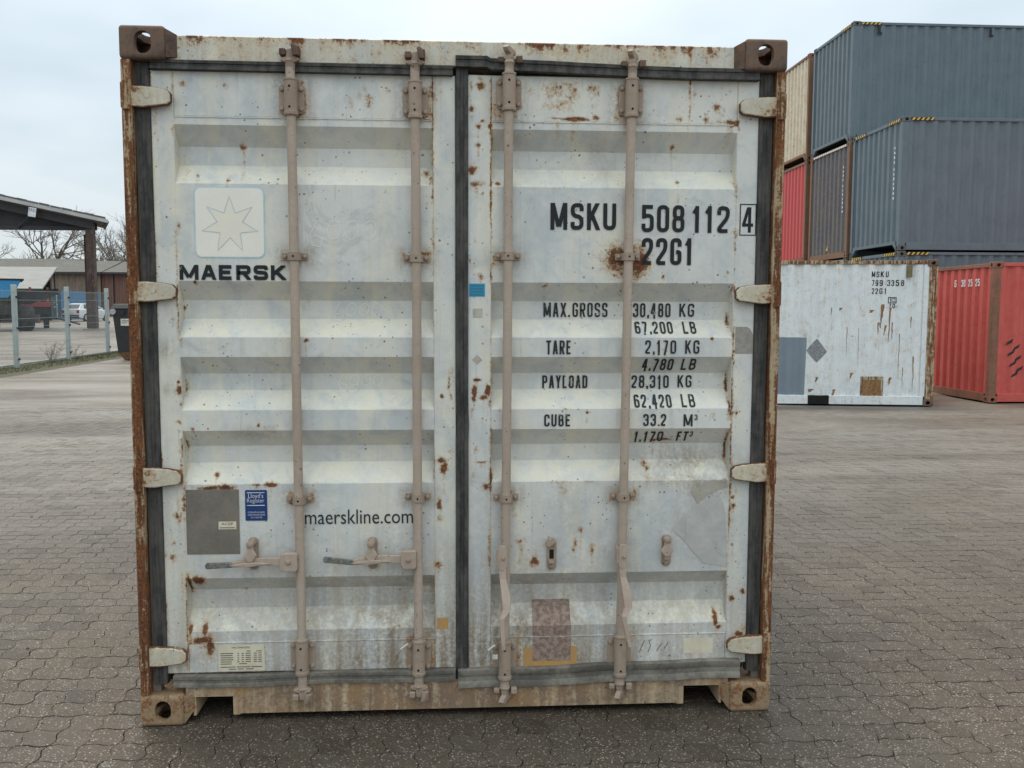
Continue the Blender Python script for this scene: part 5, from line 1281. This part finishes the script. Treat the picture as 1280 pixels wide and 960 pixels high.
# rust streaks that run down the middle of the side
rr = random.Random(11)
for d, z0, ln, w in ((0.80, 1.72, 0.42, 0.05), (0.66, 1.66, 0.62, 0.045), (0.86, 1.40, 0.22, 0.03), (0.74, 1.35, 0.18, 0.04), (0.62, 1.40, 0.30, 0.03), (0.98, 1.62, 0.05, 0.10), (1.52, 1.66, 0.06, 0.07), (1.68, 1.66, 0.14, 0.02), (1.40, 1.32, 0.5, 0.012), (1.20, 1.3, 0.7, 0.010), (0.50, 1.2, 0.8, 0.014), (1.30, 0.5, 0.10, 0.06), (0.62, 0.42, 0.14, 0.05), (0.42, 0.60, 0.35, 0.02), (0.24, 0.8, 0.6, 0.02), (1.9, 0.42, 0.10, 0.05), (2.0, 0.2, 0.06, 0.10), (1.6, 0.2, 0.16, 0.05), (0.3, 1.5, 0.2, 0.02)):
    n = 9; L_, R_ = [], []
    for k in range(n):
        t = k / (n - 1); ww = w * (1 - 0.75 * t) * (0.7 + 0.6 * rr.random()); off = 0.012 * (rr.random() - 0.5) - 0.03 * t * (w > 0.03)
        L_.append((hx - d - ww / 2 + off, 0, z0 + 0.084 - ln * t)); R_.append((hx - d + ww / 2 + off, 0, z0 + 0.084 - ln * t))
    on_grey(L_ + R_, [(k, k + 1, n + k + 1, n + k) for k in range(n - 1)], 'rust_streak', 'rust_patch', 0.0015)
# weathered red container beside it
RC = container('weathered red container with dark scrape marks, standing beside the pale grey one', L40 / 2, STD, (9.76 + L40 / 4, 12.31 + 1.219, -0.084), 0.0, 'old_red', 'old_red_post', 'old_red_post')
for k, s in enumerate(('6', '30', '25', '25')):
    y = 0.0 - 0.235 * k + 0.09
    V, F = stroke_text(s, 0, 0.07 * len(s), 0, 0.14, 0.022, 0.4, 0.3)
    MB().add([(-L40 / 4 + 0.021 - 0.0003 * l, y - x, 2.16 + z) for x, l, z in V], F).build('lettering', 'ink_white', RC)
for k in range(7):
    x = -L40 / 4 + 0.30 + 0.11 * (k % 2) + 0.02 * k; z = 1.06 - 0.10 * k
    MB().prism([(x, z), (x + 0.12, z + 0.06), (x + 0.15, z + 0.13), (x + 0.03, z + 0.06)], -1.2, -1.1985).build('scrape_mark', 'black', RC)

# ------------------------------------------------------------------ left background: fence, bin, canopy, sheds, trailer, car, trees
MAT['galv'] = plain('grey_green_fence_post', (0.40, 0.46, 0.44), (0.34, 0.39, 0.375), 9.0, 0.5)
MAT['wire'] = plain('fence_wire', (0.30, 0.33, 0.33), rough=0.5)
MAT['kerb'] = plain('mossy_concrete', (0.34, 0.33, 0.29), (0.20, 0.20, 0.15), 8.0, 0.85)
MAT['soil'] = plain('mossy_soil', (0.075, 0.072, 0.04), (0.10, 0.092, 0.062), 6.0, 0.95, bump=0.6)
MAT['grass'] = plain('dull_grass', (0.085, 0.10, 0.030), (0.13, 0.12, 0.055), 4.0, 0.8)
MAT['twig'] = plain('bare_twig', (0.10, 0.075, 0.055), (0.14, 0.11, 0.085), 4.0, 0.9)
MAT['bark'] = plain('hazy_bark', (0.14, 0.12, 0.10), (0.19, 0.165, 0.14), 3.0, 0.9)  # bark lightened, distance haze put into the colour
MAT['bin'] = weathered('black_bin_paint', (0.018, 0.019, 0.022), (0.03, 0.03, 0.033), rust=-0.2, dirt=0.2, dirtc=(0.10, 0.09, 0.075), rough=0.5)
MAT['bin_rust'] = weathered('rusty_bin_base', (0.06, 0.035, 0.028), (0.09, 0.05, 0.035), rust=0.35, rough=0.8)
MAT['canopy_steel'] = weathered('dark_canopy_steel', (0.022, 0.023, 0.028), (0.032, 0.033, 0.038), rust=-0.3, dirt=0.1, rough=0.6)
MAT['post_rust'] = weathered('peeling_post_paint', (0.06, 0.032, 0.03), (0.045, 0.03, 0.03), rust=0.12, dirt=0.1, rough=0.7, vstreak_rust=0.9, rscale=4.0)
MAT['verge'] = plain('pale_verge', (0.46, 0.47, 0.46), (0.36, 0.37, 0.36), 2.0, 0.6)
MAT['roof_dark'] = plain('mossy_roof_sheet', (0.085, 0.085, 0.078), (0.13, 0.125, 0.11), 1.6, 0.85)
MAT['roof_grey'] = plain('pale_grey_roof', (0.24, 0.24, 0.225), (0.20, 0.20, 0.19), 1.0, 0.7)
MAT['plank'] = plain('weathered_plank', (0.16, 0.12, 0.09), (0.25, 0.21, 0.165), 1.0, 0.9, stretch=(5, 5, 0.6))
MAT['plank_red'] = plain('faded_red_plank', (0.15, 0.075, 0.062), (0.20, 0.12, 0.095), 1.0, 0.9, stretch=(5, 5, 0.6))
MAT['tyre'] = plain('tyre_rubber', (0.018, 0.018, 0.019), (0.032, 0.031, 0.03), 6.0, 0.8)
MAT['tub_blue'] = weathered('blue_tipper_paint', (0.02, 0.20, 0.42), (0.03, 0.23, 0.45), rust=-0.35, dirt=0.08)
MAT['chassis'] = plain('dark_chassis', (0.025, 0.025, 0.028), rough=0.7)
MAT['trailer_red'] = weathered('red_frame_paint', (0.42, 0.06, 0.06), (0.38, 0.075, 0.07), rust=-0.3, dirt=0.1)
MAT['car_paint'] = plain('white_car_paint', (0.66, 0.70, 0.72), (0.62, 0.66, 0.68), 1.0, 0.25, spec=0.6)
MAT['car_glass'] = plain('dark_car_glass', (0.03, 0.045, 0.055), rough=0.12, spec=0.8)
MAT['car_trim'] = plain('black_car_trim', (0.03, 0.03, 0.032), rough=0.6)
MAT['lamp_red'] = plain('red_lamp', (0.35, 0.03, 0.03), rough=0.3)
MAT['alloy'] = plain('wheel_alloy', (0.42, 0.43, 0.44), rough=0.4)

# fence
fence = empty('wire_fence', (-10.7, 15.0, g(-10.7, 15))); tag(fence, 'green wire mesh fence on grey posts with mossy footing', 'fence')
fp = [(-10.86, 16.2), (-10.66, 18.64), (-10.73, 21.66), (-10.80, 24.60)]
for (x, y) in fp:
    z = g(x, y)
    MB().box(x + 10.7 - 0.05, x + 10.7 + 0.05, y - 15 - 0.05, y - 15 + 0.05, -0.3, z - fence.location.z + 2.07).build('post', 'galv', fence, bevel=0.008)
    for h in (0.25, 1.0, 1.75):
        MB().box(x + 10.7 + 0.051, x + 10.7 + 0.075, y - 15 - 0.04, y - 15 + 0.04, z - fence.location.z + h, z - fence.location.z + h + 0.05).build('clamp', 'black', fence)
for (xa, ya), (xb, yb) in zip(fp, fp[1:]):
    m = MB(); n = 52; L_ = math.hypot(xb - xa, yb - ya)
    def wp_(t, h):
        x = xa + (xb - xa) * t; y = ya + (yb - ya) * t
        return (x + 10.7 + 0.062, y - 15, g(x, y) - fence.location.z + h)
    for k in range(1, n): m.tube([wp_(k / n, 0.10), wp_(k / n, 1.95)], 0.0028, 4, cap=False)
    for h in (0.12, 0.42, 0.62, 1.05, 1.25, 1.70, 1.92): m.tube([wp_(0.01, h), wp_(0.99, h)], 0.004, 4, cap=False)
    tag(m.build('wire_mesh', 'wire', fence), kind='stuff')
# mossy strip and kerb at its foot
st_ = MB(); kb = MB(); pts = [(-11.6, 10.0), (-10.95, 14.0), (-10.80, 17.5), (-10.75, 21), (-10.72, 24.2), (-10.6, 27), (-10.4, 31)]
for i, (x, y) in enumerate(pts):
    z = g(x, y); w = 1.0 - 0.07 * i
    st_.v += [(x - 0.08, y, z + 0.075), (x + 0.30, y, z + 0.05), (x + 0.30 + w * 0.5, y, z - 0.013)]
    kb.v += [(x - 0.20, y, z - 0.05), (x - 0.20, y, z + 0.13), (x - 0.08, y, z + 0.13), (x - 0.08, y, z - 0.05)]
st_.f = [(3 * i + j, 3 * i + j + 1, 3 * i + j + 4, 3 * i + j + 3) for i in range(len(pts) - 1) for j in range(2)]
kb.f = [(4 * i + j, 4 * i + j + 1, 4 * i + j + 5, 4 * i + j + 4) for i in range(len(pts) - 1) for j in range(3)]
verge_ = tag(st_.build('verge', 'soil'), kind='structure'); tag(kb.build('kerb', 'kerb'), kind='structure')
gr = MB(); rg3 = random.Random(21)
for k in range(5200):
    t = rg3.random() ** 1.0; y = 12 + 16 * t; 
    i = max(j for j in range(len(pts) - 1) if pts[j][1] <= y); f = (y - pts[i][1]) / (pts[i + 1][1] - pts[i][1]); x = pts[i][0] + (pts[i + 1][0] - pts[i][0]) * f
    u = rg3.random() ** 1.4 * 0.55; x += u - 0.05; h = 0.03 + 0.07 * rg3.random() * (1 - u); a = rg3.random() * 6.28; z = g(x, y) + 0.055 - 0.05 * u
    dx, dy = math.cos(a) * 0.012, math.sin(a) * 0.012; lx, ly = rg3.gauss(0, 0.03), rg3.gauss(0, 0.03)
    gr.add([(x - dx, y - dy, z - 0.02), (x + dx, y + dy, z - 0.02), (x + lx, y + ly, z + h)], [(0, 1, 2)])
tag(gr.build('grass', 'grass'), 'short mossy grass along the foot of the wire fence', 'grass', kind='stuff')
# dry weeds at the fence
def twigs(name, loc, n, h, spread, seed, label, cat, rad=0.006, group=None):
    rr = random.Random(seed); o = empty(name, loc); tag(o, label, cat, group); m = MB()
    for k in range(n):
        a = rr.random() * 6.28; lean = spread * rr.random(); top = Vector((math.cos(a) * lean, math.sin(a) * lean, h * (0.5 + 0.5 * rr.random())))
        mid = top * 0.5 + Vector((rr.gauss(0, 0.03), rr.gauss(0, 0.03), 0))
        m.tube([(0.02 * rr.gauss(0, 1), 0.02 * rr.gauss(0, 1), -0.05), mid, top], [rad, rad * 0.8, rad * 0.4], 4)
        for q in range(4):
            p = mid.lerp(top, rr.random()); e = p + Vector((rr.gauss(0, 0.12), rr.gauss(0, 0.12), 0.05 + 0.12 * rr.random())) * (h / 0.8)
            m.tube([p, e], [rad * 0.6, rad * 0.3], 3)
    m.build('stems', 'twig', o)
twigs('dry_weed', (-10.72, 20.6, g(-10.72, 20.6) + 0.06), 12, 0.55, 0.35, 4, 'dry leafless weed growing at the fence foot by a post', 'weed', 0.008)
twigs('dry_weed', (-10.70, 22.1, g(-10.70, 22.1) + 0.06), 8, 0.40, 0.25, 9, 'smaller dry weed at the fence foot, further along', 'weed', 0.008)

# black bin
bx, by = -9.15, 22.9; bz = g(bx, by)
bin_ = empty('waste_bin', (bx, by, bz)); tag(bin_, 'tall black steel waste bin with rusty base beside the wire fence', 'bin')
def frustum(m, x0, x1, y0, y1, z0, X0, X1, Y0, Y1, z1):
    m.add([(x0, y0, z0), (x1, y0, z0), (x1, y1, z0), (x0, y1, z0), (X0, Y0, z1), (X1, Y0, z1), (X1, Y1, z1), (X0, Y1, z1)], [(0, 3, 2, 1), (4, 5, 6, 7), (0, 1, 5, 4), (1, 2, 6, 5), (2, 3, 7, 6), (3, 0, 4, 7)])
m = MB(); frustum(m, -0.55, 0.55, -0.45, 0.45, 0.22, -0.66, 0.66, -0.52, 0.52, 1.46); m.build('body', 'bin', bin_, bevel=0.02)
m = MB(); frustum(m, -0.42, 0.42, -0.34, 0.34, 0.0, -0.55, 0.55, -0.45, 0.45, 0.2195); m.build('base', 'bin_rust', bin_, bevel=0.015)
m = MB(); frustum(m, -0.70, 0.70, -0.56, 0.56, 1.4605, -0.62, 0.62, -0.46, 0.46, 1.60); m.build('lid', 'bin', bin_, bevel=0.02)
MB().tube([(-0.62, -0.535, 1.38), (-0.62, -0.565, 1.38)], 0.085, 14).build('lifting_trunnion', 'alloy', bin_); MB().tube([(-0.36, -0.53, 1.36), (-0.36, -0.56, 1.36)], 0.075, 14).build('lifting_trunnion', 'chassis', bin_)
MB().box(-0.42, -0.12, -0.520, -0.502, 0.98, 1.18).build('label_plate', 'tagwhite', bin_)
MB().box(-0.39, -0.20, -0.5225, -0.5205, 1.11, 1.13).build('print_line', 'dark_print', bin_); MB().box(-0.39, -0.25, -0.5225, -0.5205, 1.06, 1.075).build('print_line', 'dark_print', bin_)

# open canopy of steel frames, seen from its gable
can = empty('open_canopy', (-21.4, 50.0, g(-21.4, 50))); tag(can, 'open steel canopy with dark sloping roof and peeling brown post', 'canopy')
zb = can.location.z; zt_ = 6.26 - zb
MB().box(-0.22, 0.22, -0.20, 0.20, -0.1, zt_).build('post', 'post_rust', can, bevel=0.01)
MB().box(0.0, 0.05, -0.26, -0.20, -0.1, 3.2).build('post_flange', 'post_rust', can)
MB().box(-0.45, 0.65, -0.45, 0.45, -0.1, 0.06).build('post_foot', 'kerb', can)
slope = (7.99 - 6.728) / (26.358 - 20.414)
def roofz(x): return (6.728 - zb) + slope * (0.99 - x)
def sloped(x0, x1, y0, y1, lo, hi, name, mat):
    m = MB(); m.add([(x - 0.44 * y, y, roofz(x) + q) for q in (lo, hi) for x, y in ((x0, y0), (x1, y0), (x1, y1), (x0, y1))],
                    [(0, 3, 2, 1), (4, 5, 6, 7), (0, 1, 5, 4), (1, 2, 6, 5), (2, 3, 7, 6), (3, 0, 4, 7)]); return m.build(name, mat, can)
sloped(-14.0, 0.98, -0.60, 4.0, -0.02, 0.07, 'roof_sheet', 'roof_dark')
for k in range(24):                                  # corrugated sheet ends along the verge
    x1_ = 0.86 - 0.62 * k; sloped(x1_ - 0.60, x1_, -0.585, 0.2, 0.071, 0.175 + 0.02 * (k % 2), 'roof_sheet_end', 'roof_dark')
sloped(-14.0, 0.995, -0.66, -0.603, -0.14, 0.06, 'verge_board', 'verge')
# tapered rafter and dark gable infill
m = MB(); pr = [(0.22, roofz(0.22) - 0.16), (-14.0, roofz(-14.0) - 0.16), (-14.0, roofz(-14.0) - 0.55), (-5.0, roofz(-5.0) - 0.62), (0.22, zt_ - 0.0)]
m.prism(list(reversed(pr)), -0.20, 0.15); m.build('rafter', 'canopy_steel', can)
MB().prism([(-14.0, zt_ + 0.005), (0.18, zt_ + 0.005), (0.18, roofz(0.2) - 0.2), (-14.0, roofz(-14.0) - 0.2)], 0.5, 0.56).build('gable_infill', 'canopy_steel', can)
MB().box(-14.0, 0.0, 0.3, 0.5, zt_ - 0.02, zt_ + 0.22).build('tie_beam', 'canopy_steel', can)
for k in range(5): MB().tube([(-3.2 - 2.4 * k, 0.1, roofz(-3.2) - 0.4), (-4.2 - 2.4 * k, 0.25, zt_ + 0.1)], 0.06, 6).build('brace', 'canopy_steel', can)
MB().tube([(1.20, -0.5, roofz(1.0) - 0.07), (1.02 - 0.44 * 3.8, 3.8, roofz(1.0) - 0.07)], 0.07, 8).build('gutter', 'canopy_steel', can)
for yy in (3.6,): MB().box(-0.2 - 0.44 * yy, 0.2 - 0.44 * yy, yy - 0.2, yy + 0.2, -0.3, zt_).build('post', 'post_rust', can)
for yy in (1.0, 5.0, 8.0): MB().box(-14.2, -13.8, yy - 0.2, yy + 0.2, -0.3, roofz(-14) - 0.4).build('post', 'post_rust', can)
sign = MB().box(-0.21, 0.21, 0, 0.03, -0.27, 0.25).build('number_sign', 'white_print'); sign.location = (-24.33, 49.30, 7.17); sign.rotation_euler = (0, R(8), 0)
tag(sign, 'small white number sign hanging under the canopy roof edge', 'sign')
V, F = font_text('ERD', -0.17, 0.17, 0.03, 0.19); MB().add([(x, -0.004, z) for x, l, z in V], F).build('lettering', 'dark_print', sign)

# blue container, white car, trailers
bc = container('blue shipping container with teal doors, parked behind the white car', L20, STD, (-33.75, 80.0, g(-34, 80)), 0.0, 'yard_blue', 'yard_blue', 'dark_cast', None, 'yard_blue_door', doors=-1)
bc.rotation_euler = (0, 0, R(80))
bc.location = Vector((-36.5, 78.0, g(-36, 78))) + Vector((math.cos(R(80)) * L20 / 2, math.sin(R(80)) * L20 / 2, 0))

def make_car():
    c = empty('parked_car'); tag(c, 'white hatchback parked in front of the blue container', 'car')
    # stations along the length (x: rear -> front), half widths and heights
    prof_low = [(-2.05, 0.45, 0.95, 0.70), (-2.0, 0.30, 1.0, 0.80), (-1.5, 0.22, 1.02, 0.86), (0.0, 0.22, 0.98, 0.87), (1.0, 0.22, 0.95, 0.87), (1.7, 0.25, 0.84, 0.82), (2.05, 0.38, 0.70, 0.66)]
    m = MB()
    for x, zlo, zhi, w in prof_low: m.v += [(x, -w * 0.96, zlo), (x, -w, zlo + 0.25), (x, -w * 0.97, zhi - 0.06), (x, -w * 0.88, zhi), (x, w * 0.88, zhi), (x, w * 0.97, zhi - 0.06), (x, w, zlo + 0.25), (x, w * 0.96, zlo)]
    n = len(prof_low)
    m.f = [(k * 8 + i, k * 8 + (i + 1) % 8, (k + 1) * 8 + (i + 1) % 8, (k + 1) * 8 + i) for k in range(n - 1) for i in range(8)] + [tuple(range(7, -1, -1)), tuple(range((n - 1) * 8, n * 8))]
    m.f = [tuple(reversed(f)) for f in m.f]
    m.build('body', 'car_paint', c, smooth=True, bevel=0.02)
    cab = MB(); st = [(-1.93, 0.97, 0.72, 0.98), (-1.45, 0.97, 0.76, 1.40), (-0.9, 0.96, 0.78, 1.46), (0.0, 0.95, 0.78, 1.46), (0.35, 0.95, 0.78, 1.40), (1.05, 0.94, 0.74, 0.96)]
    for x, zl, w, zh in st:
        tw = w - 0.17 * min(1, (zh - zl) / 0.45); cab.v += [(x, -w, zl), (x, -tw, zh), (x, tw, zh), (x, w, zl)]
    n = len(st); cab.f = [tuple(reversed((k * 4 + i, k * 4 + i + 1, (k + 1) * 4 + i + 1, (k + 1) * 4 + i))) for k in range(n - 1) for i in range(3)]
    cab.build('cabin', 'car_paint', c, smooth=True)
    def quad(pts, name, mat): MB().add(pts, [tuple(range(len(pts)))]).build(name, mat, c)
    quad([(-1.885, -0.60, 1.04), (-1.885, 0.60, 1.04), (-1.50, 0.54, 1.375), (-1.50, -0.54, 1.375)], 'rear_window', 'car_glass')
    for s in (-1, 1):
        f = lambda p: p if s < 0 else list(reversed(p))
        quad(f([(-1.40, s * 0.773, 1.02), (-0.55, s * 0.776, 1.02), (-0.55, s * 0.645, 1.385), (-1.22, s * 0.645, 1.37)]), 'side_window', 'car_glass')
        quad(f([(-0.47, s * 0.776, 1.02), (0.72, s * 0.768, 1.01), (0.28, s * 0.655, 1.36), (-0.47, s * 0.645, 1.385)]), 'side_window', 'car_glass')
        MB().box(-2.06, -1.97, *sorted((s * 0.56, s * 0.78)), 0.66, 0.90).build('tail_lamp', 'lamp_red', c)
        MB().box(0.55, 0.72, *sorted((s * 0.84, s * 1.0)), 0.98, 1.10).build('door_mirror', 'car_paint', c, bevel=0.02)
        for x in (-1.28, 1.28):
            w = MB().tube([(x, s * 0.68, 0.31), (x, s * 0.70, 0.31), (x, s * 0.86, 0.31), (x, s * 0.885, 0.31)], [0.28, 0.315, 0.315, 0.28], 20).build('wheel', 'tyre', c, smooth=True)
            MB().tube([(x, s * 0.885, 0.31), (x, s * 0.893, 0.31)], 0.20, 14).build('rim', 'alloy', w)
    MB().box(-2.10, -1.98, -0.74, 0.74, 0.28, 0.52).build('bumper', 'car_trim', c, bevel=0.03)
    MB().box(-2.075, -2.05, -0.26, 0.26, 0.62, 0.73).build('number_plate', 'tagwhite', c)
    quad([(1.08, -0.64, 0.98), (1.08, 0.64, 0.98), (0.42, 0.56, 1.37), (0.42, -0.56, 1.37)], 'windscreen', 'car_glass')
    return c
car = make_car(); car.location = (-30.9, 72.4, g(-30, 72)); car.rotation_euler = (0, 0, R(76))

tip = empty('tipping_trailer', (-24.9, 46.6, g(-24.5, 47)), R(27)); tag(tip, 'blue tipping trailer with chunky black tyres behind the fence', 'trailer')
q = MB(); body = [(-2.6, 1.82), (0.30, 1.82), (0.72, 2.28), (0.95, 2.72), (0.95, 2.80), (-2.6, 2.80)]
q.prism(body, 0.0, 4.2); q.build('tub', 'tub_blue', tip, bevel=0.02)
MB().box(-2.65, 1.12, -0.05, 4.25, 2.803, 2.88).build('tub_rim', 'chassis', tip)
MB().box(-2.4, 0.9, 0.15, 4.0, 1.10, 1.50).build('chassis', 'chassis', tip)
MB().prism([(0.2, 1.5), (1.5, 1.5), (3.0, 2.10), (3.0, 2.45), (0.6, 2.2)], 3.6, 3.8).build('drawbar_frame', 'chassis', tip)
for x in (-2.35, -0.55, 1.15):
    prf = [(0.45, 0.0), (0.62, 0.06), (0.70, 0.20), (0.72, 0.45), (0.70, 0.70), (0.62, 0.84), (0.45, 0.90)]
    m = MB(); n = 28
    for k in range(n):
        a = 2 * math.pi * k / n; bumpy = 1.0 + 0.018 * (k % 2)
        m.v += [(x - 0.45 + w, 1.0 + r_ * bumpy * math.cos(a), 0.70 + r_ * bumpy * math.sin(a)) for r_, w in prf]
    p = len(prf); m.f = [(k * p + i, k * p + i + 1, ((k + 1) % n) * p + i + 1, ((k + 1) % n) * p + i) for k in range(n) for i in range(p - 1)]
    w = m.build('wheel', 'tyre', tip); MB().tube([(x - 0.40, 1.0, 0.70), (x + 0.40, 1.0, 0.70)], 0.452, 18).build('rim', 'chassis', w)
red = empty('red_trailer', (-25.3, 52.5, g(-25, 52)), R(26)); tag(red, 'red stake trailer frame standing behind the blue tipper', 'trailer')
MB().box(-1.2, 0.35, 0, 2.5, 1.30, 1.62).build('deck', 'trailer_red', red, bevel=0.02)
for x in (-0.75, 0.2): MB().box(x - 0.07, x + 0.07, 0.02, 0.16, 1.62, 2.5).build('stake', 'trailer_red', red)
for x in (-0.9, 0.1): MB().tube([(x - 0.15, 1.2, 0.45), (x + 0.15, 1.2, 0.45)], 0.45, 18).build('wheel', 'tyre', red)
MB().box(-1.0, 0.3, 0.1, 2.3, 0.85, 1.2995).build('underframe', 'chassis', red)
MB().tube([(0.2, 0.3, 0.75), (1.9, -0.3, 0.25)], 0.06, 6).build('drawbar', 'chassis', red)

# low shed with pale roof, plank barns
shed = empty('low_shed', (-36.0, 66.0, g(-36, 66))); tag(shed, 'low open shed with pale grey sheet roof beside the blue container', 'shed')
z0 = shed.location.z; m = MB()
ex0, ex1 = -12.0, 4.46
m.add([(ex0, 0, 3.21 - z0), (ex1, 0, 3.21 - z0), (ex1 - 3.2 + 0.0, 10, 5.31 - z0), (ex0, 10, 5.31 - z0), (ex0, 0, 3.09 - z0), (ex1, 0, 3.09 - z0), (ex1 - 3.2, 10, 5.19 - z0), (ex0, 10, 5.19 - z0)], [(0, 1, 2, 3), (7, 6, 5, 4), (4, 5, 1, 0), (5, 6, 2, 1), (6, 7, 3, 2), (7, 4, 0, 3)])
m.build('roof', 'roof_grey', shed)
MB().box(ex0, ex1 + 0.02, -0.06, -0.002, 2.86 - z0, 3.16 - z0).build('fascia', 'canopy_steel', shed)
MB().box(ex0, ex1 - 3.4, 9.0, 9.2, -0.2, 4.9 - z0).build('back_wall', 'canopy_steel', shed)
MB().prism([(ex0, 0.6), (2.0, 0.6), (3.4, 2.4), (3.4, 2.55), (ex0, 2.55)], 2.0, 2.1).build('stacked_goods', 'soil', shed)
for x in (-8, -2, 3.9): MB().box(x - 0.12, x + 0.12, 0.2, 0.44, -0.2, 3.05 - z0).build('post', 'post_rust', shed)
MB().box(-6, -3.4, 4.0, 4.1, 4.00 - z0, 4.06 - z0 + 0.4).build('roof_hatch', 'canopy_steel', shed)

def barn(label, x0, x1, y, depth, zw, zr, wall, seed, group=None):
    b = empty('plank_barn', ((x0 + x1) / 2, y, g(x0, y))); tag(b, label, 'barn', group); h = (x1 - x0) / 2; zo = b.location.z
    MB().box(-h, h, 0.15, depth, -0.2, zw - zo).build('wall_core', 'canopy_steel', b)
    m = MB(); rr = random.Random(seed); x = -h
    while x < h:
        w = 0.16 + 0.08 * rr.random()
        if rr.random() > 0.06: d = 0.03 * rr.random(); m.box(x, x + w * 0.9, 0.02 + d, 0.149, -0.15, zw - zo - 0.1 * rr.random())
        x += w
    tag(m.build('plank_cladding', wall, b), kind='stuff')
    m = MB(); m.add([(-h - 0.4, -0.5, zw - zo - 0.05), (h + 0.4, -0.5, zw - zo - 0.05), (h + 0.4, depth / 2, zr - zo), (-h - 0.4, depth / 2, zr - zo), (-h - 0.4, depth + 0.5, zw - zo), (h + 0.4, depth + 0.5, zw - zo)], [(0, 1, 2, 3), (3, 2, 5, 4), (0, 3, 4), (1, 5, 2)])
    m.build('roof', 'roof_dark', b); MB().box(-h - 0.4, h + 0.4, -0.58, -0.5, zw - zo - 0.25, zw - zo - 0.03).build('eave', 'canopy_steel', b)
    return b
GB = 'plank barns behind the yard'
barn('weathered grey plank barn with dark roof behind the blue container', -44.6, -38.75, 95.0, 12.0, 5.70, 7.20, 'plank', 2, GB)
barn('reddish brown plank barn with dark roof beside the weathered one', -38.6, -25.0, 95.3, 12.0, 5.70, 7.15, 'plank_red', 3, GB)
barn('dark roofed barn far behind the pale shed roof', -66.0, -46.2, 104.0, 12.0, 6.2, 7.9, 'plank', 4, GB)

# bare winter trees
def tree(loc, height, seed, label, levels=5, spread=0.62, name='bare_tree'):
    rr = random.Random(seed); o = empty(name, loc); tag(o, label, 'tree', 'bare winter trees beyond the barns')
    trunk, crown = MB(), MB()
    def grow(p, d, ln, r, lv):
        q = p + d * ln * 0.5 + Vector((rr.gauss(0, 0.04), rr.gauss(0, 0.04), 0)) * ln; e = p + d * ln
        (trunk if lv >= levels - 1 else crown).tube([p, q, e], [r, r * 0.85, r * 0.7], 6 if lv >= levels - 1 else 3, cap=False)
        if lv == 0: return
        for k in range(2 + (rr.random() < 0.75) + (lv >= levels - 1)):
            nd = (d + Vector((rr.gauss(0, spread), rr.gauss(0, spread), rr.gauss(0.06, spread * 0.6)))).normalized()
            if nd.z < -0.1: nd.z *= -0.5
            grow(p.lerp(e, 0.55 + 0.45 * rr.random()), nd, ln * (0.62 + 0.2 * rr.random()), r * 0.60, lv - 1)
    grow(Vector((0, 0, -0.2)), Vector((0.05 * rr.gauss(0, 1), 0, 1)).normalized(), height * 0.30, height * 0.015, levels)
    trunk.build('trunk', 'bark', o); crown.build('crown', 'bark', o)
    return o
tlab = ['broad bare tree with spreading crown above the pale shed roof', 'slender bare tree at the edge of the canopy post', 'tall bare tree beside the barn ridge, thin twigs', 'low twiggy bare tree left of the broad one', 'bare tree with upright limbs above the reddish barn', 'thin bare tree close behind the big container']
for (x, y, h, sd), lb in zip([(-54.5, 118, 19, 3), (-49.6, 121, 16, 8), (-46.0, 124, 14.5, 12), (-61.5, 117, 17, 5), (-42.5, 112, 15.5, 17), (-39.8, 110, 16, 23)], tlab):
    tree((x, y, g(x, y)), h, sd, lb, spread=0.60 if sd < 15 else 0.36)
# leafless hedge that closes the far side
rr = random.Random(31); m = MB()
for k in range(900):
    x = -75 + 55 * rr.random(); y = 126 + 6 * rr.random(); z = g(x, y); hh = (7.3 + 2.8 * math.sin(x * 0.6) * 0.4 + 0.8 * rr.random())
    m.tube([(x, y, z + hh * 0.3), (x + rr.gauss(0, 0.5), y, z + hh * 0.7), (x + rr.gauss(0, 0.9), y, z + hh)], [0.10, 0.07, 0.02], 3, cap=False)
    for q in range(3): zz = z + hh * (0.4 + 0.5 * rr.random()); m.tube([(x, y, zz), (x + rr.gauss(0, 0.9), y, zz + 0.5 * rr.random())], [0.05, 0.02], 3, cap=False)
tag(m.build('hedge', 'bark'), 'leafless brown hedge and scrub behind the barns', 'hedge', kind='stuff')
